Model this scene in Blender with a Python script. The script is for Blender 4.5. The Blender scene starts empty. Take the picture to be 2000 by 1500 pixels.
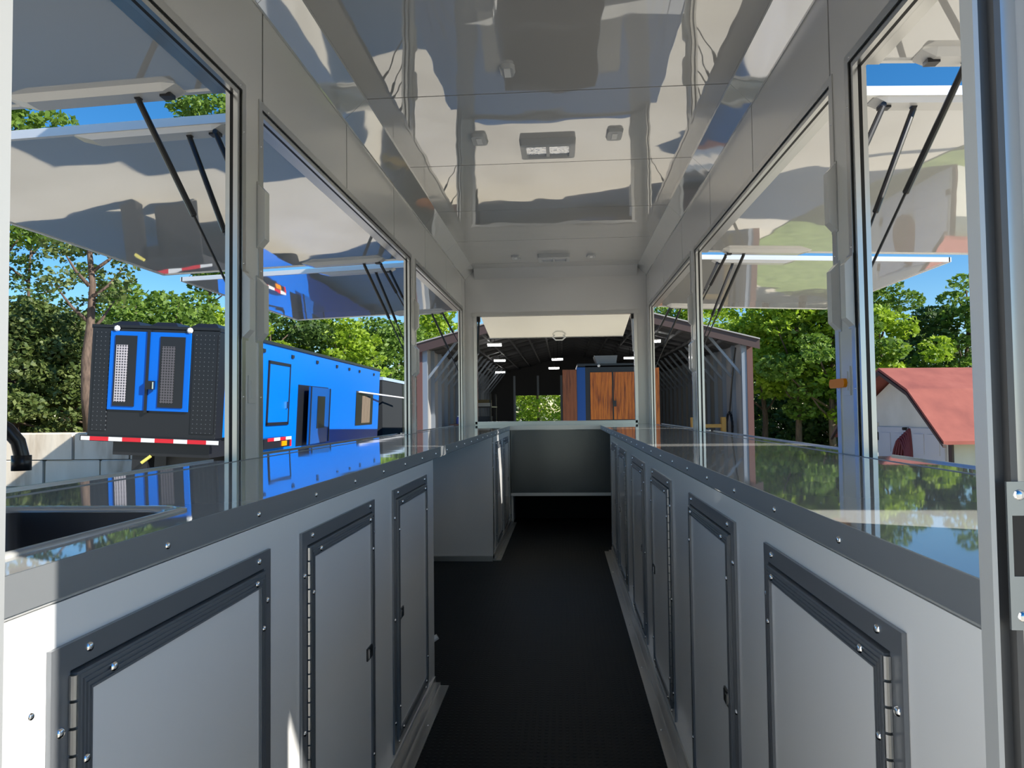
import bpy, math, random
from mathutils import Vector, Matrix
random.seed(7)
sc = bpy.context.scene
COL = sc.collection

# ------------------------------------------------------------------ camera
F_PX, PITCH, YAW, ROLL, CAM_H = 1400.0, 0.0371, 0.0710, -0.0117, 1.3804
fw = Vector((-math.sin(YAW) * math.cos(PITCH), math.cos(YAW) * math.cos(PITCH), math.sin(PITCH)))
rt = Vector((math.cos(YAW), math.sin(YAW), 0))
up = rt.cross(fw)
rt2 = rt * math.cos(ROLL) + up * math.sin(ROLL)
up2 = up * math.cos(ROLL) - rt * math.sin(ROLL)
cd = bpy.data.cameras.new('camera')
cam = bpy.data.objects.new('camera', cd)
COL.objects.link(cam)
cd.sensor_fit = 'HORIZONTAL'
cd.sensor_width = 36.0
cd.lens = F_PX / 2000 * 36
cd.clip_start = 0.02
cd.clip_end = 600
m = Matrix((rt2, up2, -fw)).transposed().to_4x4()
m.translation = Vector((0, 0, CAM_H))
cam.matrix_world = m
sc.camera = cam

# ------------------------------------------------------------------ sky, sun, exposure
SUN_TRAVEL = Vector((-1.0, 0.42, -0.704)).normalized()
w = bpy.data.worlds.new('world')
sc.world = w
w.use_nodes = True
nt = w.node_tree
bg = nt.nodes['Background']
sky = nt.nodes.new('ShaderNodeTexSky')
sky.sky_type = 'NISHITA'
sky.sun_disc = False
sky.sun_elevation = math.radians(33)
sky.sun_rotation = math.radians(113)
sky.altitude = 300
sky.air_density = 1.0
sky.dust_density = 0.15
sky.ozone_density = 3.5
hs = nt.nodes.new('ShaderNodeHueSaturation')
hs.inputs['Saturation'].default_value = 1.32
nt.links.new(sky.outputs[0], hs.inputs['Color'])
nt.links.new(hs.outputs[0], bg.inputs[0])
bg.inputs[1].default_value = 0.080
sl = bpy.data.lights.new('sun', 'SUN')
sl.energy = 4.2
sl.angle = math.radians(0.55)
sl.color = (1.0, 0.95, 0.86)
so = bpy.data.objects.new('sun', sl)
COL.objects.link(so)
so.rotation_euler = SUN_TRAVEL.to_track_quat('-Z', 'Y').to_euler()
so.location = (20, -8, 15)
vs = sc.view_settings
vs.view_transform = 'Standard'
vs.look = 'None'
vs.gamma = 1.0
vs.use_curve_mapping = False
vs.exposure = 1.06

# ------------------------------------------------------------------ materials
MATS = {}
def mat(name, col, rough=0.5, metal=0.0, spec=0.5, coat=0.0, bump=None, var=None, trans=0.0, emit=None):
    """bump=(scale,strength,detail) ; var=(scale, colour2, detail)"""
    if name in MATS:
        return MATS[name]
    M = bpy.data.materials.new(name)
    M.use_nodes = True
    t = M.node_tree
    b = t.nodes['Principled BSDF']
    c = (*col, 1)
    b.inputs['Base Color'].default_value = c
    b.inputs['Roughness'].default_value = rough
    b.inputs['Metallic'].default_value = metal
    b.inputs['Specular IOR Level'].default_value = spec
    b.inputs['Coat Weight'].default_value = coat
    b.inputs['Coat Roughness'].default_value = 0.03
    if trans:
        b.inputs['Transmission Weight'].default_value = trans
    if emit:
        b.inputs['Emission Color'].default_value = (*emit[0], 1)
        b.inputs['Emission Strength'].default_value = emit[1]
    tc = None
    if bump or var:
        tc = t.nodes.new('ShaderNodeTexCoord')
    if var:
        n = t.nodes.new('ShaderNodeTexNoise')
        n.inputs['Scale'].default_value = var[0]
        n.inputs['Detail'].default_value = var[2] if len(var) > 2 else 3
        r = t.nodes.new('ShaderNodeValToRGB')
        r.color_ramp.elements[0].position = 0.35
        r.color_ramp.elements[1].position = 0.65
        r.color_ramp.elements[0].color = c
        r.color_ramp.elements[1].color = (*var[1], 1)
        t.links.new(tc.outputs['Object'], n.inputs['Vector'])
        t.links.new(n.outputs['Fac'], r.inputs[0])
        t.links.new(r.outputs[0], b.inputs['Base Color'])
    if bump:
        n = t.nodes.new('ShaderNodeTexNoise')
        n.inputs['Scale'].default_value = bump[0]
        n.inputs['Detail'].default_value = bump[2] if len(bump) > 2 else 1
        bn = t.nodes.new('ShaderNodeBump')
        bn.inputs['Strength'].default_value = 1.0
        bn.inputs['Distance'].default_value = bump[1]
        t.links.new(tc.outputs['Object'], n.inputs['Vector'])
        t.links.new(n.outputs['Fac'], bn.inputs['Height'])
        t.links.new(bn.outputs[0], b.inputs['Normal'])
    MATS[name] = M
    return M

def ramp_mat(name, tex, stops, rough, scale, stretch=(1, 1, 1), metal=0.0, bump=0.0, detail=3):
    """noise / voronoi driven multi-stop colour"""
    M = bpy.data.materials.new(name)
    M.use_nodes = True
    t = M.node_tree
    b = t.nodes['Principled BSDF']
    b.inputs['Roughness'].default_value = rough
    b.inputs['Metallic'].default_value = metal
    tc = t.nodes.new('ShaderNodeTexCoord')
    mp = t.nodes.new('ShaderNodeMapping')
    mp.inputs['Scale'].default_value = stretch
    t.links.new(tc.outputs['Object'], mp.inputs[0])
    n = t.nodes.new('ShaderNodeTexNoise' if tex == 'noise' else 'ShaderNodeTexVoronoi')
    n.inputs['Scale'].default_value = scale
    if tex == 'noise':
        n.inputs['Detail'].default_value = detail
    t.links.new(mp.outputs[0], n.inputs['Vector'])
    r = t.nodes.new('ShaderNodeValToRGB')
    e = r.color_ramp.elements
    e[0].position, e[0].color = stops[0][0], (*stops[0][1], 1)
    e[1].position, e[1].color = stops[-1][0], (*stops[-1][1], 1)
    for p, c in stops[1:-1]:
        k = e.new(p)
        k.color = (*c, 1)
    t.links.new(n.outputs[0], r.inputs[0])
    t.links.new(r.outputs[0], b.inputs['Base Color'])
    if bump:
        bn = t.nodes.new('ShaderNodeBump')
        bn.inputs['Distance'].default_value = bump
        t.links.new(n.outputs[0], bn.inputs['Height'])
        t.links.new(bn.outputs[0], b.inputs['Normal'])
    MATS[name] = M
    return M

WALLM = mat('white_wall_panel', (0.66, 0.65, 0.635), 0.20, 0.08, 0.5, 0.1, bump=(2.2, 0.0012))
CEILM = mat('glossy_ceiling_panel', (0.65, 0.64, 0.625), 0.015, 0.40, 0.6, 0.2, bump=(2.8, 0.0022, 1.0))
AWNM = mat('glossy_awning_panel', (0.70, 0.69, 0.675), 0.015, 0.38, 0.6, 0.2, bump=(2.0, 0.0012, 1.0))
COVEM = mat('cove_metal', (0.76, 0.76, 0.75), 0.035, 0.55, 0.5, bump=(3.0, 0.002))
CABM = mat('white_cabinet_panel', (0.87, 0.87, 0.86), 0.16, 0.0, 0.5, 0.15, bump=(2.0, 0.0008))
STEEL = mat('polished_steel_top', (0.50, 0.51, 0.51), 0.03, 0.65, bump=(2.5, 0.0006))
EDGE = mat('brushed_steel_edge', (0.30, 0.315, 0.33), 0.38, 0.5)
ALUM = mat('aluminium', (0.62, 0.62, 0.61), 0.28, 1.0)
BRIGHT = mat('bright_aluminium', (0.80, 0.80, 0.79), 0.38, 0.55)
DOORFR = mat('dark_anodised_frame', (0.235, 0.25, 0.27), 0.32, 0.5)
CHROME = mat('chrome_screw', (0.85, 0.85, 0.86), 0.12, 1.0)
BASEM = mat('base_trim_aluminium', (0.55, 0.54, 0.52), 0.38, 1.0)
BLACKP = mat('black_plastic', (0.012, 0.012, 0.014), 0.32)
GASKET = mat('black_rubber_gasket', (0.006, 0.006, 0.007), 0.6)
COREM = mat('dark_core', (0.008, 0.008, 0.008), 1.0, 0.0, 0.0)
WHITEP = mat('white_plastic', (0.75, 0.75, 0.74), 0.3)
GREYP = mat('grey_plastic', (0.45, 0.46, 0.47), 0.25)
AMBER = mat('amber_plastic', (0.85, 0.26, 0.0), 0.35, 0.0, 0.15)
SINKM = mat('sink_steel', (0.16, 0.17, 0.20), 0.25, 1.0)
LENS = mat('clear_light_lens', (0.72, 0.74, 0.78), 0.06, 0.7, bump=(40, 0.002))

def steel_top():
    M = bpy.data.materials.new('polished_steel_top')
    M.use_nodes = True
    t = M.node_tree
    t.nodes.remove(t.nodes['Principled BSDF'])
    tc = t.nodes.new('ShaderNodeTexCoord')
    n = t.nodes.new('ShaderNodeTexNoise')
    n.inputs['Scale'].default_value = 2.5
    n.inputs['Detail'].default_value = 2
    bn = t.nodes.new('ShaderNodeBump')
    bn.inputs['Distance'].default_value = 0.0006
    t.links.new(tc.outputs['Object'], n.inputs['Vector'])
    t.links.new(n.outputs['Fac'], bn.inputs['Height'])
    d = t.nodes.new('ShaderNodeBsdfDiffuse')
    d.inputs['Color'].default_value = (0.40, 0.405, 0.40, 1)
    g = t.nodes.new('ShaderNodeBsdfGlossy')
    g.inputs['Color'].default_value = (0.96, 0.96, 0.96, 1)
    g.inputs['Roughness'].default_value = 0.03
    t.links.new(bn.outputs[0], g.inputs['Normal'])
    mx = t.nodes.new('ShaderNodeMixShader')
    fr = t.nodes.new('ShaderNodeFresnel')
    fr.inputs['IOR'].default_value = 2.2
    t.links.new(fr.outputs[0], mx.inputs[0])
    t.links.new(d.outputs[0], mx.inputs[1])
    t.links.new(g.outputs[0], mx.inputs[2])
    t.links.new(mx.outputs[0], t.nodes['Material Output'].inputs[0])
    return M
STEEL = steel_top()

def rubber():
    M = mat('black_coin_rubber', (0.004, 0.004, 0.0045), 0.5, 0.0, 0.15)
    t = M.node_tree
    b = t.nodes['Principled BSDF']
    tc = t.nodes.new('ShaderNodeTexCoord')
    v = t.nodes.new('ShaderNodeTexVoronoi')
    v.inputs['Scale'].default_value = 34
    v.inputs['Randomness'].default_value = 0.0
    r = t.nodes.new('ShaderNodeValToRGB')
    r.color_ramp.elements[0].position = 0.34
    r.color_ramp.elements[0].color = (1, 1, 1, 1)
    r.color_ramp.elements[1].position = 0.40
    r.color_ramp.elements[1].color = (0, 0, 0, 1)
    bn = t.nodes.new('ShaderNodeBump')
    bn.inputs['Distance'].default_value = 0.0012
    t.links.new(tc.outputs['Object'], v.inputs['Vector'])
    t.links.new(v.outputs['Distance'], r.inputs[0])
    t.links.new(r.outputs[0], bn.inputs['Height'])
    t.links.new(bn.outputs[0], b.inputs['Normal'])
    return M
RUBBER = rubber()
NOSE = mat('pale_jamb_edge', (0.50, 0.51, 0.51), 0.4, 0.5)
JAMB = mat('satin_door_jamb', (0.13, 0.13, 0.13), 0.4, 0.5)
APRON = mat('steel_apron', (0.13, 0.145, 0.15), 0.22, 0.8, bump=(3, 0.001))

# ------------------------------------------------------------------ mesh helpers
ORG = {}
class MB:
    def __init__(self):
        self.v, self.f = [], []
    def add(self, vs, fs):
        o = len(self.v)
        self.v += [Vector(p) for p in vs]
        self.f += [tuple(i + o for i in f) for f in fs]
        return self
    def box(self, x0, x1, y0, y1, z0, z1):
        x0, x1 = min(x0, x1), max(x0, x1)
        y0, y1 = min(y0, y1), max(y0, y1)
        z0, z1 = min(z0, z1), max(z0, z1)
        return self.add([(x0, y0, z0), (x1, y0, z0), (x1, y1, z0), (x0, y1, z0), (x0, y0, z1), (x1, y0, z1), (x1, y1, z1), (x0, y1, z1)],
                        [(0, 3, 2, 1), (4, 5, 6, 7), (0, 1, 5, 4), (1, 2, 6, 5), (2, 3, 7, 6), (3, 0, 4, 7)])
    def loft(self, A, B):
        """closed prism between two polygons of equal length"""
        n = len(A)
        return self.add(list(A) + list(B), [tuple(range(n))[::-1], tuple(range(n, 2 * n))] + [(i, (i + 1) % n, n + (i + 1) % n, n + i) for i in range(n)])
    def beam(self, p, q, a, b, upv=(0, 0, 1)):
        p, q = Vector(p), Vector(q)
        d = (q - p).normalized()
        u = Vector(upv)
        if abs(d.dot(u)) > 0.98:
            u = Vector((0, 1, 0))
        s = d.cross(u).normalized()
        t = s.cross(d)
        P = [p + s * i * a / 2 + t * j * b / 2 for i, j in ((-1, -1), (1, -1), (1, 1), (-1, 1))]
        Q = [k + (q - p) for k in P]
        return self.loft(P, Q)
    def cyl(self, p, q, r, n=10, r2=None):
        p, q = Vector(p), Vector(q)
        d = (q - p).normalized()
        u = Vector((0, 0, 1)) if abs(d.z) < 0.9 else Vector((1, 0, 0))
        s = d.cross(u).normalized()
        t = s.cross(d)
        r2 = r if r2 is None else r2
        P = [p + (s * math.cos(2 * math.pi * k / n) + t * math.sin(2 * math.pi * k / n)) * r for k in range(n)]
        Q = [q + (s * math.cos(2 * math.pi * k / n) + t * math.sin(2 * math.pi * k / n)) * r2 for k in range(n)]
        return self.loft(P, Q)
    def tube(self, path, r, n=8):
        path = [Vector(p) for p in path]
        rings = []
        ref = None
        for i, p in enumerate(path):
            d = (path[min(i + 1, len(path) - 1)] - path[max(i - 1, 0)]).normalized()
            if ref is None:
                ref = Vector((0, 0, 1)) if abs(d.z) < 0.9 else Vector((1, 0, 0))
            s = d.cross(ref).normalized()
            t = s.cross(d)
            ref = t
            rr = r[i] if isinstance(r, (list, tuple)) else r
            rings.append([p + (s * math.cos(2 * math.pi * k / n) + t * math.sin(2 * math.pi * k / n)) * rr for k in range(n)])
        o = [v for g in rings for v in g]
        f = []
        for i in range(len(rings) - 1):
            for k in range(n):
                f.append((i * n + k, i * n + (k + 1) % n, (i + 1) * n + (k + 1) % n, (i + 1) * n + k))
        f.append(tuple(range(n))[::-1])
        f.append(tuple(range(len(o) - n, len(o))))
        return self.add(o, f)
    def dome(self, c, axis, r, h, n=8):
        c, a = Vector(c), Vector(axis).normalized()
        u = Vector((0, 0, 1)) if abs(a.z) < 0.9 else Vector((1, 0, 0))
        s = a.cross(u).normalized()
        t = s.cross(a)
        R = [[c + a * hh + (s * math.cos(2 * math.pi * k / n) + t * math.sin(2 * math.pi * k / n)) * rr for k in range(n)] for rr, hh in ((r, 0), (r * 0.85, h * 0.6), (r * 0.45, h))]
        o = [v for g in R for v in g] + [c + a * h]
        f = []
        for i in range(2):
            for k in range(n):
                f.append((i * n + k, i * n + (k + 1) % n, (i + 1) * n + (k + 1) % n, (i + 1) * n + k))
        f += [(2 * n + k, 2 * n + (k + 1) % n, 3 * n) for k in range(n)]
        return self.add(o, f)
    def build(self, name, material, parent=None, smooth=False, local=False):
        off = Vector((0, 0, 0))
        if parent is not None:
            off = ORG.get(parent.name, off)
        elif self.v and not local:
            xs = [p.x for p in self.v]; ys = [p.y for p in self.v]; zs = [p.z for p in self.v]
            off = Vector(((min(xs) + max(xs)) / 2, (min(ys) + max(ys)) / 2, min(zs)))
        me = bpy.data.meshes.new(name)
        me.from_pydata([p - off for p in self.v] if not (local and parent) else self.v, [], self.f)
        me.validate()
        me.update()
        if smooth:
            me.polygons.foreach_set('use_smooth', [True] * len(me.polygons))
        me.materials.append(material)
        o = bpy.data.objects.new(name, me)
        COL.objects.link(o)
        if parent is not None:
            o.parent = parent
            ORG[o.name] = off
        else:
            o.location = off
            ORG[o.name] = off
        return o

def fixnormals(o):
    import bmesh
    bm = bmesh.new()
    bm.from_mesh(o.data)
    bmesh.ops.recalc_face_normals(bm, faces=bm.faces)
    bm.to_mesh(o.data)
    bm.free()

def tag(o, label, cat, group=None):
    o['label'] = label
    o['category'] = cat
    if group:
        o['group'] = group
    return o
def thing(name, loc, label, cat, group=None, rotz=0.0, local=False, rot=None):
    o = bpy.data.objects.new(name, None)
    COL.objects.link(o)
    o.location = loc
    o.rotation_euler = rot if rot else (0, 0, rotz)
    o.empty_display_size = 0.2
    ORG[o.name] = Vector((0, 0, 0)) if (local or rotz or rot) else Vector(loc)
    return tag(o, label, cat, group)
def struct(o):
    o['kind'] = 'structure'
    return o
def sempty(name, loc):
    o = bpy.data.objects.new(name, None)
    COL.objects.link(o)
    o.location = loc
    ORG[o.name] = Vector(loc)
    return struct(o)
def B(*a):
    return MB().box(*a)
SCREW = {}
def screw(parent, p, axis, r=0.0075):
    key = (tuple(axis), r)
    if key not in SCREW:
        me_o = MB().dome((0, 0, 0), axis, r, r * 0.55).build('screw_master', CHROME, None, True, local=True)
        SCREW[key] = me_o.data
        bpy.data.objects.remove(me_o)
    o = bpy.data.objects.new('screw', SCREW[key])
    COL.objects.link(o)
    o.parent = parent
    o.location = Vector(p) - ORG[parent.name]
    return o

# ================================================================== TRAILER SHELL
XL, XR = -1.311, 1.129          # interior faces of the side walls
YB, YF = 0.53, 9.62             # inner face of rear wall, inner face of far wall
ZC, ZE = 1.19, 1.142            # worktop surface, lower edge of its front strip
ZH = 2.755                      # outer top edge of window frames
ZCEIL, ZCOVE = 3.29, 3.165
GROUND = -0.65
WT = 0.05                       # wall thickness
CLX, CRX = -0.665, 0.452        # cabinet fronts
WINS = [(0.86, 2.87), (3.00, 6.16), (6.31, 9.37)]   # outer edges of the window frames along the wall

fl = struct(B(XL - WT, XR + WT, YB - 0.08, YF + 0.06, -0.05, 0.0).build('floor', RUBBER))
for x in (XL + 0.3, XR - 0.3):
    B(x - 0.05, x + 0.05, 0.7, 9.5, -0.22, -0.05).build('chassis_rail', BLACKP, fl)
for yy in (3.9, 4.8):
    for x in (XL - 0.02, XR + 0.02):
        s = -1 if x < 0 else 1
        MB().cyl((x - s * 0.16, yy, GROUND + 0.34), (x + s * 0.06, yy, GROUND + 0.34), 0.34, 24).build('tyre', GASKET, fl)
B(XL + 0.2, XR - 0.2, 4.25, 4.45, GROUND + 0.28, -0.22).build('axle', BLACKP, fl)
B(-0.15, -0.03, 9.3, 9.45, GROUND, -0.05).build('landing_leg', BLACKP, fl)

def side_wall(name, x, s, seams):
    """s=-1: left wall (extends to -x); s=+1 right wall"""
    xo = x + s * WT
    m = MB()
    m.box(x + s * 0.004, xo, YB - 0.06, YF + 0.06, -0.05, 1.165)             # lower wall
    m.box(x + s * 0.004, xo, YB - 0.06, YF + 0.06, ZH - 0.02, ZCEIL + 0.04)  # header
    w_ = struct(m.build(name, COREM))
    # glossy skins: header panels cut at the seams
    ys = [YB] + seams + [YF]
    for a, b in zip(ys[:-1], ys[1:]):
        B(x, x + s * 0.006, a + 0.0065, b - 0.0065, ZH - 0.018, ZCOVE + 0.03).build('wall_panel', WALLM, w_)
    B(x, x + s * 0.006, YB, YF, 0.0, 1.16).build('lower_panel', WALLM, w_)
    B(xo, xo + s * 0.004, YB - 0.07, YF + 0.07, ZH - 0.02, ZCEIL + 0.05).build('outer_skin', WALLM, w_)
    B(xo, xo + s * 0.004, YB - 0.07, YF + 0.07, -0.12, 1.165).build('outer_skin', WALLM, w_)
    # posts between the windows
    edges = [(YB - 0.06, WINS[0][0])] + [(WINS[i][1], WINS[i + 1][0]) for i in range(2)] + [(WINS[2][1], YF + 0.06)]
    for a, b in edges:
        B(x, xo, a - 0.03, b + 0.03, 1.165, ZH - 0.018).build('post', WALLM, w_)
    return w_
wl = side_wall('wall_left', XL, -1, [1.80, 3.045, 4.285, 5.52, 6.80, 8.05, 9.28])
wr = side_wall('wall_right', XR, 1, [1.80, 3.03, 4.245, 5.46, 6.75, 8.0, 9.25])

def window(n, x, s, y0, y1):
    """aluminium frame of one serving window with a black rubber seal"""
    r = sempty('window_%d' % n, (x, (y0 + y1) / 2, ZC))
    z0, z1 = ZC - 0.005, ZH
    def ring(name, xa, xb, inset, wd, material, parent, zb=None):
        a0, a1, b0, b1 = y0 + inset, y1 - inset, z0, z1 - inset
        o = [B(xa, xb, a0, a1, b1 - wd, b1).build(name + '_head', material, parent)]
        o.append(B(xa, xb, a0, a0 + wd, b0, b1 - wd).build(name + '_jamb', material, parent))
        o.append(B(xa, xb, a1 - wd, a1, b0, b1 - wd).build(name + '_jamb', material, parent))
        return o
    ring('flange', x - s * 0.005, x + s * 0.012, 0.0, 0.034, ALUM, r)
    ring('inner_step', x + s * 0.003, x + s * 0.022, 0.037, 0.025, ALUM, r)
    ring('groove', x - s * 0.001, x + s * 0.010, 0.031, 0.007, GASKET, r)
    ring('seal', x + s * 0.022, x + s * 0.036, 0.046, 0.016, GASKET, r)
    ring('outer_lip', x + s * 0.036, x + s * 0.054, 0.048, 0.014, ALUM, r)
    B(x + s * 0.002, x + s * 0.13, y0, y1, ZC - 0.03, ZC - 0.002).build('sill', STEEL, r)
    B(x + s * 0.130, x + s * 0.138, y0, y1, ZC - 0.05, ZC + 0.004).build('sill_lip', ALUM, r)
    k = y0 + 0.1
    while k < y1:
        screw(r, (x - s * 0.005, k, ZH - 0.02), (-s, 0, 0), 0.004)
        k += 0.62
    for yy in (y0 + 0.02, y1 - 0.02):
        for zz in (1.45, 2.0, 2.55):
            screw(r, (x - s * 0.005, yy, zz), (-s, 0, 0), 0.004)
    return r
for i, (a, b) in enumerate(WINS):
    window(i + 1, XL, -1, a, b)
    window(i + 4, XR, 1, a, b)

# ---- ceiling
CX0, CX1 = -1.175, 1.005
cl = struct(B(XL - WT - 0.03, XR + WT + 0.03, YB - 0.09, YF + 0.10, ZCEIL + 0.012, ZCEIL + 0.07).build('ceiling', COREM))
cs = [YB, 1.74, 2.98, 4.235, 5.47, 6.74, 7.965, 9.20]
for a, b in zip(cs[:-1], cs[1:]):
    B(CX0, CX1, a + 0.005, b - 0.005, ZCEIL, ZCEIL + 0.008).build('ceiling_panel', CEILM, cl)
B(XL - WT - 0.03, XR + WT + 0.03, YB - 0.10, YF + 0.11, ZCEIL + 0.07, ZCEIL + 0.075).build('roof_skin', WALLM, cl)
# cove strips: angled facets between wall and ceiling, with a small lip at both edges
def cove(x, xc, s):
    for a, b in zip(cs[:-1] + [cs[-1]], cs[1:] + [YF]):
        e = 0.0015
        P = [(x, a + e, ZCOVE), (xc, a + e, ZCEIL - 0.001), (xc, a + e, ZCEIL + 0.012), (x, a + e, ZCOVE + 0.012 + 0.02)]
        Q = [(p[0], b - e, p[2]) for p in P]
        o = MB().loft(P, Q).build('cove_strip', COVEM, cl)
        fixnormals(o)
    MB().beam((xc, YB, ZCEIL - 0.001), (xc, YF - 0.35, ZCEIL - 0.001), 0.016, 0.004).build('cove_lip', COVEM, cl)
    MB().beam((x - s * 0.003, YB, ZCOVE), (x - s * 0.003, YF, ZCOVE), 0.005, 0.016).build('cove_lip', COVEM, cl)
cove(XL, CX0, -1)
cove(XR, CX1, 1)
# far cove
P = [(CX0 + 0.0, 9.203, ZCEIL), (CX1, 9.203, ZCEIL), (CX1, 9.203, ZCEIL + 0.01), (CX0, 9.203, ZCEIL + 0.01)]
Q = [(CX0, 9.47, ZCEIL - 0.004), (CX1, 9.47, ZCEIL - 0.004), (CX1, 9.47, ZCEIL + 0.01), (CX0, 9.47, ZCEIL + 0.01)]
fixnormals(MB().loft(P, Q).build('ceiling_panel', CEILM, cl))
P = [(CX0, 9.473, ZCEIL - 0.004), (CX1, 9.473, ZCEIL - 0.004), (CX1, 9.473, ZCEIL + 0.01), (CX0, 9.473, ZCEIL + 0.01)]
Q = [(CX0, YF, ZCOVE), (CX1, YF, ZCOVE), (CX1, YF + 0.01, ZCOVE + 0.02), (CX0, YF + 0.01, ZCOVE + 0.02)]
fixnormals(MB().loft(P, Q).build('cove_strip', WALLM, cl))

# ---- far wall with the front serving opening
FX0, FX1, FZ1 = -1.185, 0.985, 2.69
wf = struct(B(XL, XR, YF + 0.004, YF + 0.06, FZ1, ZCEIL).build('wall_far', COREM))
B(XL, XR, YF, YF + 0.005, FZ1, ZCEIL).build('wall_panel', WALLM, wf)
B(XL, XR, YF, YF + 0.06, 0.0, 1.165).build('lower_panel', WALLM, wf)
B(XL, FX0, YF, YF + 0.06, 1.165, FZ1).build('post', WALLM, wf)
B(FX1, XR, YF, YF + 0.06, 1.165, FZ1).build('post', WALLM, wf)
w7 = sempty('window_7', ((FX0 + FX1) / 2, YF, 1.2))
B(FX0 - 0.03, FX1 + 0.03, YF - 0.012, YF + 0.08, FZ1 - 0.03, FZ1 + 0.012).build('frame_head', ALUM, w7)
B(FX0 - 0.01, FX0 + 0.03, YF - 0.010, YF + 0.08, 1.2, FZ1 - 0.03).build('frame_jamb', ALUM, w7)
B(FX1 - 0.03, FX1 + 0.01, YF - 0.010, YF + 0.08, 1.2, FZ1 - 0.03).build('frame_jamb', ALUM, w7)
B(FX0, FX1, YF - 0.01, YF + 0.10, 1.175, 1.235).build('frame_sill', ALUM, w7)

# ---- rear wall and the entry door frame beside the camera
DX0, DX1, DY0 = -0.436, 0.292, 0.475
wb = struct(B(XL, DX0 - 0.03, DY0, YB, 0.0, ZCEIL).build('wall_rear', WALLM))
B(DX1 + 0.05, XR, DY0, YB, 0.0, ZCEIL).build('wall_panel', WALLM, wb)
B(DX0 - 0.03, DX1 + 0.05, DY0, YB, 2.75, ZCEIL).build('wall_panel', WALLM, wb)
dr = sempty('door_1', ((DX0 + DX1) / 2, DY0, 0.0))
# right jamb profile: bright nose, dark channel, outer rib and flange
B(DX1, DX1 + 0.0035, YB - 0.012, YB + 0.004, 0, 2.72).build('jamb_nose', NOSE, dr)
B(DX1 + 0.0035, DX1 + 0.013, YB - 0.006, YB - 0.002, 0, 2.72).build('jamb_channel', JAMB, dr)
B(DX1 + 0.013, DX1 + 0.0175, YB - 0.014, YB - 0.002, 0, 2.72).build('jamb_rib', JAMB, dr)
B(DX1 + 0.0175, DX1 + 0.030, YB - 0.010, YB - 0.002, 0, 2.72).build('jamb_web', ALUM, dr)
B(DX1 + 0.030, DX1 + 0.052, YB - 0.024, YB - 0.002, 0, 2.72).build('jamb_flange', NOSE, dr)
B(DX0 - 0.006, DX0, YB - 0.012, YB + 0.004, 0, 2.72).build('jamb_nose', NOSE, dr)
B(DX0 - 0.04, DX0 - 0.006, YB - 0.02, YB - 0.002, 0, 2.72).build('jamb_channel', ALUM, dr)
B(DX0 - 0.04, DX1 + 0.05, YB - 0.02, YB + 0.004, 2.72, 2.75).build('head_rail', ALUM, dr)
# door leaf swung open outside, hinged on the left jamb
hp = Vector((DX0 - 0.02, DY0 - 0.012, 0))
dv = Vector((-0.30, -0.954, 0))
nv = Vector((0.954, -0.30, 0))
def leafbox(a0, a1, n0, n1, z0, z1, name, material, par):
    P = [hp + dv * a + nv * n for a, n in ((a0, n0), (a1, n0), (a1, n1), (a0, n1))]
    o = MB().loft([(p.x, p.y, z0) for p in P], [(p.x, p.y, z1) for p in P]).build(name, material, par)
    fixnormals(o)
    return o
leaf = leafbox(0.01, 0.74, -0.04, 0.0, 0.02, 2.70, 'door_leaf', CABM, dr)
for a, b, c, d_ in ((0.01, 0.04, 0.02, 2.70), (0.71, 0.74, 0.02, 2.70), (0.04, 0.71, 2.66, 2.70), (0.04, 0.71, 0.02, 0.06)):
    leafbox(a, b, -0.044, 0.004, c, d_, 'leaf_edge', ALUM, leaf)
leafbox(0.64, 0.69, 0.004, 0.03, 1.2, 1.33, 'leaf_latch', BLACKP, leaf)
# strike plate with an oblong hole
sx0, sx1, sy = DX1 + 0.0085, DX1 + 0.0225, YB - 0.0145
mp_ = MB()
mp_.box(sx0, sx1, sy - 0.002, sy, 1.305, 1.328)
mp_.box(sx0, sx1, sy - 0.002, sy, 1.228, 1.264)
mp_.box(sx0, sx0 + 0.003, sy - 0.002, sy, 1.264, 1.305)
mp_.box(sx1 - 0.002, sx1, sy - 0.002, sy, 1.264, 1.305)
sp = mp_.build('strike_plate', mat('zinc_plate', (0.34, 0.38, 0.40), 0.25, 0.85), dr)
B(sx0 + 0.003, sx1 - 0.002, sy - 0.001, sy + 0.003, 1.264, 1.305).build('strike_hole', BLACKP, dr)
screw(sp, ((sx0 + sx1) / 2 + 0.001, sy - 0.002, 1.319), (0, -1, 0), 0.004)
screw(sp, ((sx0 + sx1) / 2 + 0.001, sy - 0.002, 1.237), (0, -1, 0), 0.004)

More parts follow.
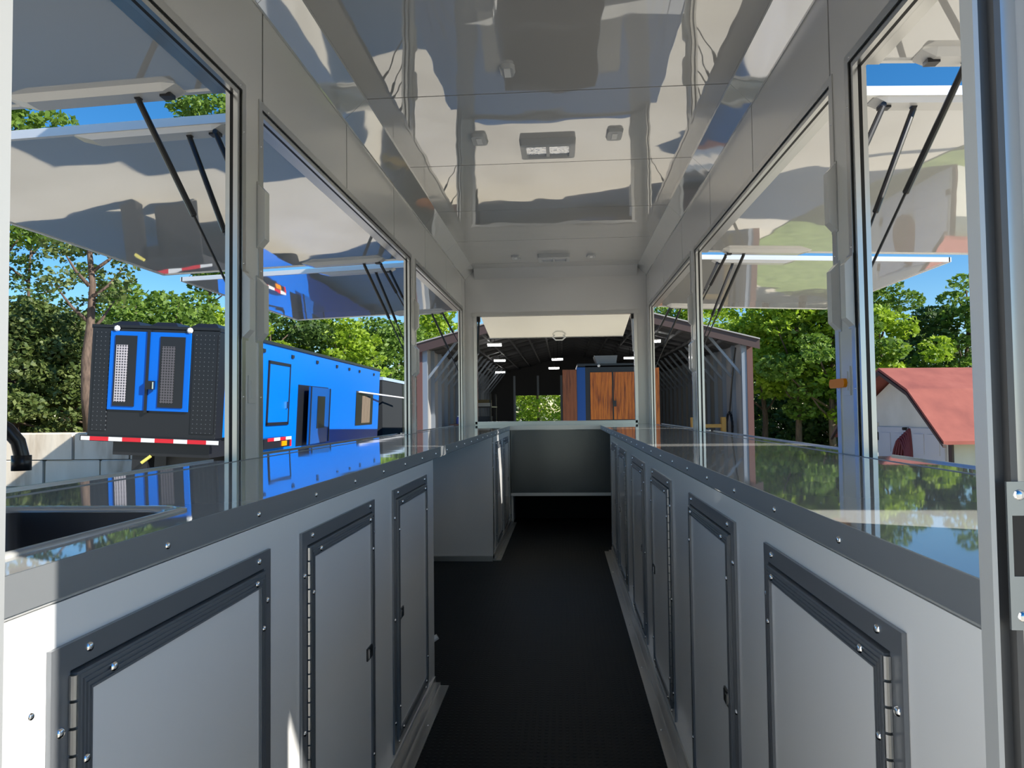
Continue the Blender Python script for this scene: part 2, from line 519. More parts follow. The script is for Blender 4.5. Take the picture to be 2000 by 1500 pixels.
# ================================================================== CABINETS
def cab_door(cab, x, s, y0, y1, hinge, z0=0.075, z1=1.078, latch=True, small=False):
    """s = +1 faces +X.  hinge: -1 on the near (low Y) side, +1 on the far side"""
    fwid, rw = 0.036, 0.032
    def ring(name, a0, a1, b0, b1, wd, d0, d1, material, parent):
        m = MB()
        for (p, q) in (((a0, b1), (a1, b1 - wd)), ((a0, b0 + wd), (a1, b0))):
            m.box(x + s * d0, x + s * d1, p[0], q[0], q[1], p[1])
        m.box(x + s * d0, x + s * d1, a0, a0 + wd, b0 + wd, b1 - wd)
        m.box(x + s * d0, x + s * d1, a1 - wd, a1, b0 + wd, b1 - wd)
        return m.build(name, material, parent)
    fr = ring('door_frame', y0, y1, z0, z1, fwid, 0.0005, 0.007, DOORFR, cab)
    g = 0.004
    a0, a1, b0, b1 = y0 + fwid + g, y1 - fwid - g, z0 + fwid + g, z1 - fwid - g
    B(x + s * 0.0005, x + s * 0.002, y0 + fwid - 0.002, y1 - fwid + 0.002, z0 + fwid - 0.002, z1 - fwid + 0.002).build('door_gap', GASKET, fr)
    d = B(x + s * 0.002, x + s * 0.011, a0 + 0.004, a1 - 0.004, b0 + 0.004, b1 - 0.004).build('door', CABM, cab)
    rails = ring('ribbed_frame', a0, a1, b0, b1, rw, 0.002, 0.0135, DOORFR, d)
    if not small:
        for k in range(4):
            t = 0.004 + k * 0.0075
            ring('rib', a0 + t, a1 - t, b0 + t, b1 - t, 0.0028, 0.0135, 0.0165, DOORFR, d)
    # piano hinge
    hy = (y0 + fwid + g / 2 - 0.001) if hinge < 0 else (y1 - fwid - g / 2 + 0.001)
    m = MB()
    n = 26
    L = (b1 - b0) / n
    for k in range(n):
        m.cyl((x + s * 0.011, hy, b0 + k * L + 0.002), (x + s * 0.011, hy, b0 + (k + 1) * L - 0.002), 0.0056, 10)
    m.build('piano_hinge', ALUM, d)
    nx = (s, 0, 0)
    if not small:
        xs = x + s * 0.007
        for yy in (y0 + 0.075, y1 - 0.06):
            screw(fr, (xs, yy, z1 - 0.017), nx)
            screw(fr, (xs, yy, z0 + 0.017), nx)
        for yy in (y0 + 0.018, y1 - 0.018):
            for zz in (z1 - 0.11, (z0 + z1) / 2, z0 + 0.11):
                screw(fr, (xs, yy, zz), nx)
        xs = x + s * 0.0165
        for yy in (a0 + 0.075, a1 - 0.05):
            screw(d, (xs, yy, b1 - 0.018), nx)
            screw(d, (xs, yy, b0 + 0.018), nx)
        for zz in (b1 - 0.12, b0 + 0.12):
            for yy in (a0 + 0.017, a1 - 0.017):
                screw(d, (xs, yy, zz), nx, 0.0065)
    if latch:
        ly0 = (a1 - rw - 0.055) if hinge < 0 else (a0 + rw - 0.005)
        l = B(x + s * 0.011, x + s * 0.016, ly0, ly0 + 0.06, 0.565, 0.605).build('latch', BLACKP, d)
        B(x + s * 0.016, x + s * 0.020, ly0 + 0.008, ly0 + 0.022, 0.572, 0.598).build('latch_paddle', CHROME, d)
        B(x + s * 0.016, x + s * 0.018, ly0 + 0.026, ly0 + 0.054, 0.569, 0.601).build('latch_cup', GASKET, d)
    return d

def base_trim(cab, x, s, y0, y1):
    """folded aluminium skirting: floor flange, kick lip and wall leg"""
    m = MB()
    m.box(x, x + s * 0.072, y0, y1, 0.0, 0.006)
    m.box(x, x + s * 0.030, y0, y1, 0.006, 0.020)
    m.box(x, x + s * 0.006, y0, y1, 0.020, 0.050)
    t = m.build('base_trim', BASEM, cab)
    k = y0 + 0.25
    while k < y1:
        screw(t, (x + s * 0.052, k, 0.006), (0, 0, 1), 0.006)
        k += 0.75
    return t

def cabinet(name, label, x, s, wallx, y0, y1, group=None):
    c = thing(name, (x - s * 0.3, (y0 + y1) / 2, 0), label, 'cabinet', group)
    B(x - s * 0.02, x, y0, y1, 0.02, 1.135).build('face_panel', CABM, c)
    for yy in (y0, y1 - 0.02):
        B(x - s * 0.02, wallx + s * 0.012, yy, yy + 0.02, 0.0, 1.135).build('end_panel', CABM, c)
    base_trim(c, x, s, y0, y1 + 0.0)
    return c

c1 = cabinet('base_cabinet', 'long light grey cabinet with three framed doors, below the sink', CLX, 1, XL, 0.66, 3.62)
for a, b, h in ((0.885, 1.575, -1), (1.769, 2.463, -1), (2.739, 3.419, 1)):
    cab_door(c1, CLX, 1, a, b, h)
B(CLX, CLX + 0.006, 0.66, 0.80, 0.02, 1.135).build('corner_trim', EDGE, c1)
for zz in (1.07, 0.75, 0.4):
    screw(c1, (CLX + 0.006, 0.775, zz), (1, 0, 0), 0.008)
# small cover plate on the near end of the face
cp = B(CLX, CLX + 0.005, 0.835, 0.872, 0.90, 1.02).build('outlet_plate', CABM, c1)
B(CLX + 0.005, CLX + 0.008, 0.845, 0.862, 0.93, 0.985).build('outlet_cover', CABM, cp)
screw(cp, (CLX + 0.005, 0.8535, 1.01), (1, 0, 0), 0.005)
screw(cp, (CLX + 0.005, 0.8535, 0.91), (1, 0, 0), 0.005)
MB().cyl((CLX - 0.03, 3.62, 0.21), (CLX - 0.03, 3.66, 0.21), 0.018, 10).cyl((CLX - 0.03, 3.65, 0.21), (CLX + 0.01, 3.66, 0.235), 0.014, 10).build('drain_stub', WHITEP, c1)

c2 = cabinet('base_cabinet', 'light grey two-door cabinet at far left, beyond the open knee space', CLX, 1, XL, 6.63, 8.88)
for a, b, h in ((6.92, 7.58, 1), (7.85, 8.50, -1)):
    cab_door(c2, CLX, 1, a, b, h, small=False)
B(CLX, CLX + 0.006, 6.63, 6.70, 0.02, 1.135).build('corner_trim', ALUM, c2)
B(CLX, XL + 0.02, 6.60, 6.628, 0.0, 0.045).build('base_trim', BASEM, c2)
for zz in (1.08, 0.85, 0.5, 0.1):
    screw(c2, (CLX + 0.006, 6.665, zz), (1, 0, 0), 0.007)

c3 = cabinet('base_cabinet', 'long light grey cabinet with six framed doors along the right wall', CRX, -1, XR, 0.66, 7.06)
for a, b, h in ((1.001, 1.662, -1), (1.945, 2.637, 1), (3.077, 3.741, -1), (4.065, 4.778, 1), (5.237, 5.899, -1), (6.16, 6.82, 1)):
    cab_door(c3, CRX, -1, a, b, h)

# far counter apron
c4 = thing('front_counter_apron', (0, 8.9, 0), 'plain grey panel closing the counter at the far end of the aisle', 'panel')
B(CLX + 0.005, XR - 0.012, 8.90, 8.92, 0.33, 1.135).build('face_panel', APRON, c4)
B(CLX + 0.005, XR - 0.012, 8.888, 8.90, 0.325, 0.362).build('bottom_trim', BRIGHT, c4)
B(CLX + 0.005, XR - 0.012, 9.25, 9.60, 0.0, 0.33).build('raised_step', RUBBER, c4)
B(CLX + 0.005, CLX + 0.03, 8.92, 9.60, 0.0, 1.135).build('support', CABM, c4)
B(XR - 0.04, XR - 0.012, 8.92, 9.60, 0.0, 1.135).build('support', CABM, c4)

# ================================================================== WORKTOPS
SK = (-1.155, -0.765, 0.74, 1.395)      # sink cut-out
def worktop(name, label, boxes, edges):
    xs = [b[0] for b in boxes] + [b[1] for b in boxes]
    ys = [b[2] for b in boxes] + [b[3] for b in boxes]
    t = thing(name, ((min(xs) + max(xs)) / 2, (min(ys) + max(ys)) / 2, 1.137), label, 'worktop')
    m = MB()
    for b in boxes:
        m.box(*b, 1.137, ZC)
    m.build('steel_sheet', STEEL, t)
    return t
t1 = worktop('worktop', 'polished steel worktop with a sink, along the left wall',
             [(XL + 0.001, CLX, SK[3], 8.86), (XL + 0.001, SK[0], 0.61, SK[3]), (SK[1], CLX, 0.61, SK[3]), (SK[0], SK[1], 0.61, SK[2])], None)
t2 = worktop('worktop', 'polished steel worktop above the six-door cabinet, right wall', [(CRX, XR - 0.001, 0.61, 8.86)], None)
t3 = worktop('worktop', 'short steel worktop crossing the far end under the front opening', [(XL + 0.001, XR - 0.001, 8.862, 9.60)], None)
def edge(t, x, s, y0, y1, step, start):
    e = B(x, x + s * 0.004, y0, y1, ZE, ZC + 0.001).build('edge_strip', EDGE, t)
    k = start
    while k < y1:
        screw(e, (x + s * 0.004, k, (ZE + ZC) / 2 - 0.004), (s, 0, 0), 0.0065)
        k += step
edge(t1, CLX, 1, 0.61, 8.80, 0.36, 0.80)
edge(t2, CRX, -1, 0.61, 8.80, 0.36, 1.22)
B(CLX, CRX, 8.852, 8.862, ZE, ZC + 0.001).build('edge_strip', ALUM, t3)
# bead between worktop and window sills
MB().box(XL + 0.0005, XL + 0.006, 0.62, 8.85, ZC, ZC + 0.002).build('rear_bead', EDGE, t1)
MB().box(XR - 0.006, XR - 0.0005, 0.62, 8.85, ZC, ZC + 0.002).build('rear_bead', EDGE, t2)

# ---- sink
sk = thing('sink', ((SK[0] + SK[1]) / 2, (SK[2] + SK[3]) / 2, 0.93), 'dark steel drop-in sink set into the left worktop', 'sink')
def rrect(x0, x1, y0, y1, r, z, n=5):
    pts = []
    for cx, cy, a0 in ((x1 - r, y1 - r, 0), (x0 + r, y1 - r, 90), (x0 + r, y0 + r, 180), (x1 - r, y0 + r, 270)):
        for k in range(n + 1):
            a = math.radians(a0 + 90 * k / n)
            pts.append(Vector((cx + r * math.cos(a), cy + r * math.sin(a), z)))
    return pts
def ringloft(rings, cap=False):
    n = len(rings[0])
    o = [p for g in rings for p in g]
    f = []
    for i in range(len(rings) - 1):
        for k in range(n):
            f.append((i * n + k, i * n + (k + 1) % n, (i + 1) * n + (k + 1) % n, (i + 1) * n + k))
    if cap:
        f.append(tuple(range(len(o) - n, len(o))))
    return MB().add(o, f)
x0, x1, y0, y1 = SK
ringloft([rrect(x0 - 0.02, x1 + 0.02, y0 - 0.02, y1 + 0.02, 0.05, ZC), rrect(x0 - 0.02, x1 + 0.02, y0 - 0.02, y1 + 0.02, 0.05, ZC + 0.004),
          rrect(x0 - 0.008, x1 + 0.008, y0 - 0.008, y1 + 0.008, 0.045, ZC + 0.007), rrect(x0 + 0.01, x1 - 0.01, y0 + 0.01, y1 - 0.01, 0.05, ZC + 0.003),
          rrect(x0 + 0.012, x1 - 0.012, y0 + 0.012, y1 - 0.012, 0.05, ZC - 0.004)]).build('rim', STEEL, sk, True)
ringloft([rrect(x0 + 0.012, x1 - 0.012, y0 + 0.012, y1 - 0.012, 0.05, ZC - 0.004), rrect(x0 + 0.02, x1 - 0.02, y0 + 0.02, y1 - 0.02, 0.06, 0.98),
          rrect(x0 + 0.05, x1 - 0.05, y0 + 0.05, y1 - 0.05, 0.05, 0.94)], True).build('basin', SINKM, sk, True)
MB().cyl(((x0 + x1) / 2, (y0 + y1) / 2, 0.938), ((x0 + x1) / 2, (y0 + y1) / 2, 0.944), 0.04, 16).build('drain', CHROME, sk)

# ---- faucet: black gooseneck behind the sink, spout swung along the wall
FP = Vector((-1.20, 1.145, ZC))
fa = thing('faucet', FP, 'black gooseneck faucet beside the window at the sink', 'faucet')
MB().cyl(FP, FP + Vector((0, 0, 0.012)), 0.03, 16).build('base_flange', BLACKP, fa, True)
path = [FP + Vector((0, 0, 0.01)), FP + Vector((0, 0, 0.10))]
arcR = 0.115
dirv = Vector((0.20, 0.125, 0)).normalized()
cen = FP + Vector((0, 0, 0.118)) + dirv * arcR
for k in range(0, 11):
    a = math.radians(180 - 18.0 * k)
    path.append(cen + dirv * (arcR * math.cos(a)) + Vector((0, 0, arcR * 0.72 * math.sin(a))))
path.append(path[-1] - Vector((0, 0, 0.012)))
MB().tube(path, 0.0125, 12).build('spout', BLACKP, fa, True)
MB().cyl(path[-1] + Vector((0, 0, 0.012)), path[-1] - Vector((0, 0, 0.016)), 0.0165, 12).build('aerator', BLACKP, fa, True)
MB().cyl(FP + Vector((0.02, -0.02, 0.05)), FP + Vector((0.07, -0.05, 0.06)), 0.007, 8).build('lever', BLACKP, fa)

# ================================================================== AWNING DOORS
def awning(x, s, y0, y1, label, near=(1, 1), far=(1, 1)):
    xa, xb = x + s * 0.10, x + s * 2.20
    za, zb = 2.702, 2.622
    t = thing('awning_door', ((xa + xb) / 2, (y0 + y1) / 2, za), label, 'awning door', 'lift-up awning doors over the serving windows')
    def Z(xx): return za + (zb - za) * (xx - xa) / (xb - xa)
    def slab(name, xs, xe, ya, yb, d0, d1, material, par=None):
        P = [(xs, ya, Z(xs) + d0), (xe, ya, Z(xe) + d0), (xe, ya, Z(xe) + d1), (xs, ya, Z(xs) + d1)]
        Q = [(p[0], yb, p[2]) for p in P]
        o = MB().loft(P, Q).build(name, material, par or t)
        fixnormals(o)
        return o
    pan = slab('panel', xa, xb, y0 + 0.02, y1 - 0.02, 0.0, 0.028, AWNM)
    slab('edge_rail', xa - s * 0.01, xb + s * 0.01, y0, y0 + 0.022, -0.006, 0.034, BRIGHT)
    slab('edge_rail', xa - s * 0.01, xb + s * 0.01, y1 - 0.022, y1, -0.006, 0.034, BRIGHT)
    slab('edge_rail', xb - s * 0.0, xb + s * 0.02, y0, y1, -0.006, 0.034, BRIGHT)
    slab('hinge_rail', xa - s * 0.045, xa, y0, y1, -0.01, 0.05, ALUM)
    def end(yc, dirn, which):
        # stiffener bar carrying the struts, its ends cut at a slant, and a black socket
        xs, xe = x + s * 0.21, x + s * 0.92
        h = 0.030
        w2 = 0.055
        def sec(xx, dd, ww):
            zz = Z(xx)
            return [(xx, yc - ww, zz), (xx, yc + ww, zz), (xx, yc + ww * 0.75, zz - dd), (xx, yc - ww * 0.75, zz - dd)]
        R = [sec(xs, 0.004, w2), sec(xs + s * 0.05, h, w2), sec(xe - s * 0.09, h, w2), sec(xe, 0.004, w2)]
        o = MB()
        for p, q in zip(R[:-1], R[1:]):
            o.loft(p, q)
        ob = o.build('strut_bar', WALLM, t)
        fixnormals(ob)
        MB().box(xs + s * 0.03, xs + s * 0.075, yc - 0.02, yc + 0.02, Z(xs) - h - 0.012, Z(xs) - h + 0.004).build('socket', BLACKP, t)
        for k, on in enumerate(which):
            if not on:
                continue
            yy = yc + dirn * (0.0 if k == 0 else 0.03)
            top = Vector((x + s * (0.385 if k == 0 else 0.245), yy, Z(x + s * 0.3) - h - 0.012))
            yb = yc + dirn * 0.12
            bot = Vector((x + s * 0.03, yb, 1.835 if k == 0 else 2.235))
            mid = top.lerp(bot, 0.56)
            st = MB().cyl(top, mid, 0.0125, 10).dome(mid, bot - top, 0.0125, 0.006).build('strut_cylinder', BLACKP, t, False)
            MB().cyl(mid, bot, 0.0055, 8).build('strut_rod', BLACKP, st)
            MB().cyl(top + Vector((0, -0.012, 0.008)), top + Vector((0, 0.012, 0.008)), 0.012, 8).build('ball_joint', BLACKP, st)
            MB().cyl(bot, bot + (mid - bot).normalized() * 0.05, 0.011, 8).build('rod_end', BLACKP, st)
    end(y0 + 0.06, -1, near)
    end(y1 - 0.06, 1, far)
    return t
AWY = [(0.50, 2.80), (3.08, 6.10), (6.38, 9.32)]
awning(XL, -1, *AWY[0], 'raised white awning door at upper left, nearest the camera', (1, 0), (1, 0))
awning(XL, -1, *AWY[1], 'raised white awning door over the middle left window, reflecting the yard')
awning(XL, -1, *AWY[2], 'raised awning door over the farthest left window, underside reflecting the blue trailer')
awning(XR, 1, *AWY[0], 'raised white awning door at upper right, nearest the camera', (1, 0), (1, 0))
awning(XR, 1, *AWY[1], 'raised white awning door over the middle right window, reflecting the yard')
awning(XR, 1, *AWY[2], 'raised white awning door over the farthest right window, near the barn')

# strut brackets on the posts
def bracket(x, s, y, z, label):
    t = thing('strut_bracket', (x, y, z - 0.13), label, 'bracket', 'strut brackets on the window posts')
    prof = [(-0.03, -0.13), (0.03, -0.13), (0.03, -0.13 + 0.0), (0.03, 0.13), (-0.03, 0.13)]
    P = [(x - s * 0.001, y + a, z + b) for a, b in ((-0.028, -0.14), (0.028, -0.14), (0.028, 0.14), (-0.028, 0.14))]
    Q = [(x - s * 0.034, y + a, z + b) for a, b in ((-0.024, -0.105), (0.024, -0.105), (0.024, 0.105), (-0.024, 0.105))]
    o = MB().loft(P, Q).build('cover', WALLM, t)
    fixnormals(o)
    B(x - s * 0.001, x - s * 0.004, y - 0.032, y + 0.032, z - 0.145, z + 0.145).build('back_plate', ALUM, t)
for y, nm in ((2.868, 'first'), (3.01, 'first'), (6.168, 'second'), (6.30, 'second')):
    side = 'near' if y in (2.868, 6.168) else 'far'
    for x, s, sd in ((XL, -1, 'left'), (XR, 1, 'right')):
        bracket(x, s, y, 1.83, 'slanted metal strut bracket on the %s edge of the %s %s post' % (side, nm, sd))
        if side == 'far':
            bracket(x, s, y + 0.005, 2.24, 'upper metal strut bracket on the far edge of the %s %s post' % (nm, sd))
for x, s, sd in ((XL, -1, 'left'), (XR, 1, 'right')):
    y = 2.935
    t = thing('outlet_cover', (x, y, 1.42), 'flat painted outlet cover on the first %s post' % sd, 'outlet')
    B(x - s * 0.0005, x - s * 0.006, y - 0.036, y + 0.036, 1.425, 1.54).build('plate', WALLM, t)
    B(x - s * 0.006, x - s * 0.009, y - 0.02, y + 0.02, 1.445, 1.52).build('socket_face', WALLM, t)
t = thing('marker_tab', (XR, 3.0, 1.46), 'small amber plastic tab on the first right post', 'marker light')
MB().box(XR - 0.001, XR - 0.004, 2.93, 3.00, 1.46, 1.49).build('mount', BLACKP, t)
ringloft([rrect(2.915, 3.075, 1.457, 1.493, 0.017, 0.0)], True)
prof = rrect(2.915, 3.075, 1.457, 1.493, 0.017, 0.0)
MB().loft([(XR - 0.004, p.x, p.y) for p in prof], [(XR - 0.022, p.x, p.y) for p in prof]).build('lens', AMBER, t)

# ================================================================== CEILING FITTINGS
def ceiling_light(x, y, label, w_=0.40, d=0.30):
    t = thing('ceiling_light', (x, y, ZCEIL - 0.05), label, 'ceiling light', 'ceiling lights')
    r = ringloft([rrect(x - w_ / 2, x + w_ / 2, y - d / 2, y + d / 2, 0.02, ZCEIL), rrect(x - w_ / 2 + 0.006, x + w_ / 2 - 0.006, y - d / 2 + 0.006, y + d / 2 - 0.006, 0.02, ZCEIL - 0.045),
                  rrect(x - w_ / 2 + 0.045, x + w_ / 2 - 0.045, y - d / 2 + 0.045, y + d / 2 - 0.045, 0.015, ZCEIL - 0.048), rrect(x - w_ / 2 + 0.05, x + w_ / 2 - 0.05, y - d / 2 + 0.05, y + d / 2 - 0.05, 0.015, ZCEIL - 0.02)])
    ob = r.build('housing', GREYP, t, False)
    fixnormals(ob)
    B(x - w_ / 2 + 0.04, x + w_ / 2 - 0.04, y - d / 2 + 0.04, y + d / 2 - 0.04, ZCEIL - 0.034, ZCEIL - 0.022).build('lens', LENS, t)
    B(x - 0.012, x + 0.012, y - d / 2 + 0.05, y + d / 2 - 0.05, ZCEIL - 0.046, ZCEIL - 0.034).build('lamp_holder', GREYP, t)
ceiling_light(-0.085, 5.12, 'rectangular ceiling light with a mirror-like lens, nearer of the two')
ceiling_light(-0.09, 8.85, 'rectangular ceiling light close to the far wall')
def cover(x, y, label, w_=0.115):
    t = thing('ceiling_cover', (x, y, ZCEIL - 0.02), label, 'cover plate', 'small ceiling cover plates')
    P = rrect(x - w_ / 2, x + w_ / 2, y - w_ * 0.8, y + w_ * 0.8, 0.03, ZCEIL)
    Q = rrect(x - w_ / 2 + 0.008, x + w_ / 2 - 0.008, y - w_ * 0.8 + 0.008, y + w_ * 0.8 - 0.008, 0.025, ZCEIL - 0.022)
    fixnormals(MB().loft(P, Q).build('plate', GREYP, t))
    B(x - 0.018, x + 0.018, y - 0.05, y + 0.05, ZCEIL - 0.026, ZCEIL - 0.022).build('slot', WHITEP, t)
cover(-0.56, 4.93, 'small rounded ceiling cover left of the nearer ceiling light')
cover(0.38, 4.93, 'small rounded ceiling cover right of the nearer ceiling light')
cover(-0.285, 3.93, 'small ceiling cover on the panel nearest the camera', 0.085)
cover(-0.56, 8.82, 'tiny ceiling cover left of the far ceiling light')
cover(0.37, 8.84, 'tiny ceiling cover right of the far ceiling light')

# ---- front lift-up door with a ring handle
t = thing('front_awning_door', (-0.1, 10.4, 2.6), 'cream lift-up door hanging over the front opening', 'awning door')
P = [(FX0 + 0.06, 9.75, 2.70), (FX1 - 0.05, 9.75, 2.70), (FX1 - 0.05, 9.75, 2.74), (FX0 + 0.06, 9.75, 2.74)]
Q = [(FX0 + 0.06, 11.1, 2.512), (FX1 - 0.05, 11.1, 2.512), (FX1 - 0.05, 11.1, 2.552), (FX0 + 0.06, 11.1, 2.552)]
fixnormals(MB().loft(P, Q).build('panel', mat('cream_panel', (0.74, 0.72, 0.62), 0.10, 0.25, 0.5, 0.2, bump=(2, 0.001)), t))
B(FX0, FX1, 9.70, 9.75, 2.69, 2.75).build('hinge_rail', ALUM, t)
MB().beam((FX0 + 0.06, 11.11, 2.53), (FX1 - 0.05, 11.11, 2.53), 0.02, 0.05).build('edge_rail', ALUM, t)
hexa = [Vector((-0.05 + 0.10 * math.cos(math.radians(60 * k)), 11.0, 2.50 + 0.05 * math.sin(math.radians(60 * k)))) for k in range(7)]
MB().tube(hexa, 0.011, 8).build('ring_handle', WHITEP, t)
for x in (FX0 + 0.045, FX1 - 0.04):
    B(x - 0.02, x + 0.02, 9.70, 9.78, 2.60, 2.69).build('bracket', BLACKP, t)
    MB().cyl((x, 9.74, 2.60), (x + (0.01 if x > 0 else -0.01), 9.70, 2.16), 0.014, 8).build('strut_cylinder', WHITEP if x > 0 else BLACKP, t)

# ================================================================== OUTSIDE
CONC = ramp_mat('pale_concrete_ground', 'noise', [(0.3, (0.48, 0.43, 0.34)), (0.5, (0.57, 0.52, 0.42)), (0.7, (0.62, 0.57, 0.47))], 0.9, 0.35, bump=0.01, detail=8)
GRASS = ramp_mat('lawn_grass', 'noise', [(0.3, (0.10, 0.16, 0.04)), (0.7, (0.20, 0.27, 0.08))], 0.95, 3.0, detail=6)
g = struct(MB().add([(-140, -60, GROUND), (140, -60, GROUND), (140, 220, GROUND), (-140, 220, GROUND)], [(0, 1, 2, 3)]).build('ground', CONC))
gp = []
for k in range(28):
    a = 2 * math.pi * k / 28
    gp.append((13.5 + 8.2 * math.cos(a) * (1 + 0.12 * math.sin(3 * a)), 16 + 13.5 * math.sin(a) * (1 + 0.1 * math.cos(5 * a))))
gl = struct(MB().loft([(p[0], p[1], GROUND - 0.05) for p in gp], [(p[0], p[1], GROUND + 0.02) for p in gp]).build('grass_verge', GRASS))
gp = [(-60, 17.7), (-9.5, 17.7), (-10.6, 44), (-60, 44)]
bank = struct(MB().loft([(p[0], p[1], GROUND - 0.05) for p in gp], [(p[0], p[1], 0.80 + (0.1 if p[1] > 20 else 0)) for p in gp]).build('earth_bank', ramp_mat('red_earth', 'noise', [(0.3, (0.36, 0.17, 0.08)), (0.55, (0.20, 0.20, 0.07)), (0.8, (0.14, 0.20, 0.06))], 0.95, 1.2, detail=5)))
fixnormals(bank)

# ---- retaining wall of big concrete blocks
BLK = ramp_mat('weathered_block', 'noise', [(0.3, (0.44, 0.35, 0.25)), (0.5, (0.68, 0.60, 0.48)), (0.75, (0.74, 0.67, 0.55))], 0.9, 1.1, stretch=(2.2, 1, 0.5), bump=0.02, detail=6)
rw_ = thing('retaining_wall', (-13, 17.3, GROUND), 'weathered wall of big concrete blocks left of the blue trailer', 'block wall')
rows = [(GROUND, 0.30, 0.0), (0.305, 0.97, 0.65)]
rows = [(-0.36, 0.285, 0.7), (0.30, 0.955, 0.0), (GROUND - 0.3, -0.375, 0.0)]
for z0, z1, sh in rows:
    x = -16.5 + sh
    while x < -10.6:
        j = random.uniform(-0.03, 0.03)
        e = 0.03
        A_ = [(x + 0.02, 17.0 + j, z0), (x + 1.42, 17.0 + j, z0), (x + 1.42, 17.6 + j, z0), (x + 0.02, 17.6 + j, z0)]
        A2 = [(x + 0.02, 17.0 + j, z1 - e), (x + 1.42, 17.0 + j, z1 - e), (x + 1.42, 17.6 + j, z1 - e), (x + 0.02, 17.6 + j, z1 - e)]
        A3 = [(x + 0.02 + e, 17.0 + j + e, z1), (x + 1.42 - e, 17.0 + j + e, z1), (x + 1.42 - e, 17.6 + j - e, z1), (x + 0.02 + e, 17.6 + j - e, z1)]
        ringloft([[Vector(p) for p in q] for q in (A_, A2, A3)], True).build('concrete_block', BLK, rw_)
        x += 1.46

# ---- blue trailer
BLUE = mat('bright_blue_paint', (0.0, 0.135, 0.62), 0.35, 0.0, 0.3, 0.0)
DBLUE = mat('deep_blue_paint', (0.0, 0.075, 0.34), 0.3)
BLACKM = mat('black_trailer_metal', (0.012, 0.013, 0.016), 0.35)
def dots(name, scale, lo, hi, thr, metal=0.0):
    M = mat(name, lo, 0.35, metal)
    t_ = M.node_tree
    b_ = t_.nodes['Principled BSDF']
    tc = t_.nodes.new('ShaderNodeTexCoord')
    v = t_.nodes.new('ShaderNodeTexVoronoi')
    v.inputs['Scale'].default_value = scale
    v.inputs['Randomness'].default_value = 0.0
    r = t_.nodes.new('ShaderNodeValToRGB')
    r.color_ramp.interpolation = 'CONSTANT'
    r.color_ramp.elements[0].color = (*hi, 1)
    r.color_ramp.elements[1].position = thr
    r.color_ramp.elements[1].color = (*lo, 1)
    t_.links.new(tc.outputs['Object'], v.inputs['Vector'])
    t_.links.new(v.outputs['Distance'], r.inputs[0])
    t_.links.new(r.outputs[0], b_.inputs['Base Color'])
    return M
TREAD = dots('black_tread_plate', 12, (0.010, 0.011, 0.014), (0.11, 0.12, 0.13), 0.20)
MESHL = dots('pale_expanded_mesh', 20, (0.50, 0.46, 0.48), (0.05, 0.05, 0.06), 0.33)
MESHD = dots('dark_expanded_mesh', 20, (0.10, 0.09, 0.10), (0.02, 0.02, 0.02), 0.33)
RED = mat('red_tape', (0.62, 0.012, 0.025), 0.35)
WTAPE = mat('white_tape', (0.78, 0.78, 0.78), 0.35)
BT = thing('blue_trailer', (-6.60, 13.0, GROUND), 'long bright blue trailer with black rear doors, beyond the left windows', 'trailer', rot=(0, 0.048, 0.035))
def lb(name, material, *a, par=None):
    return MB().box(*a).build(name, material, par or BT, local=True)
G0 = -GROUND
def zz(z): return z + G0
L_ = 13.7
lb('body', BLUE, -2.42, 0.0, 0.06, L_, zz(0.93), zz(2.93))
lb('lower_body', BLUE, -2.42, 0.0, 1.9, L_, zz(-0.22), zz(0.93))
lb('roof', BLACKM, -2.45, 0.03, 0.0, L_ + 0.02, zz(2.93), zz(3.0))
lb('rear_panel', BLACKM, -2.43, 0.01, 0.0, 0.06, zz(0.90), zz(2.95))
lb('tread_plate', TREAD, -2.36, -2.08, -0.015, 0.0, zz(1.0), zz(2.86))
lb('tread_plate', TREAD, -0.46, -0.02, -0.015, 0.0, zz(1.0), zz(2.86))
lb('corner_cap', TREAD, 0.01, 0.022, 0.0, 0.30, zz(0.92), zz(2.92))
for x0, x1, m0, m1, mm in ((-2.06, -1.345, -1.93, -1.71, MESHL), (-1.295, -0.52, -1.05, -0.80, MESHD)):
    d = lb('rear_door', BLUE, x0, x1, -0.03, 0.0, zz(1.40), zz(2.88))
    lb('door_insert', BLACKM, x0 + (0.10 if x0 < -1.5 else 0.2), x1 - (0.2 if x0 < -1.5 else 0.10), -0.045, -0.03, zz(1.47), zz(2.80), par=d)
    lb('mesh_window', mm, m0, m1, -0.05, -0.045, zz(1.55), zz(2.62), par=d)
lb('door_post', BLACKM, -1.345, -1.295, -0.05, 0.0, zz(1.36), zz(2.92))
lk = lb('lock_box', BLACKM, -1.32, -1.15, -0.10, -0.05, zz(1.80), zz(1.96))
lb('lock_face', CHROME, -1.17, -1.145, -0.12, -0.08, zz(1.81), zz(1.94), par=lk)
for x in (-1.95, -0.55):
    MB().dome((x, -0.02, zz(2.93)), (0, -1, 0), 0.06, 0.04).build('marker_light', WHITEP, BT, local=True)
for x in (-2.0, -1.25, -0.45):
    MB().add(*(lambda o: (o.v, o.f))(MB().loft([(x - 0.32, 0.3, zz(3.0)), (x + 0.32, 0.3, zz(3.0)), (x + 0.32, 1.1, zz(3.0)), (x - 0.32, 1.1, zz(3.0))], [(x - 0.18, 0.45, zz(3.12)), (x + 0.18, 0.45, zz(3.12)), (x + 0.18, 0.95, zz(3.12)), (x - 0.18, 0.95, zz(3.12))]))).build('roof_vent', BLACKP, BT, local=True)
x = -2.5
k = 0
seg = [0.17, 0.37, 0.25]
lb('bumper', BLACKM, -2.52, 0.12, -0.07, 0.05, zz(0.80), zz(0.90))
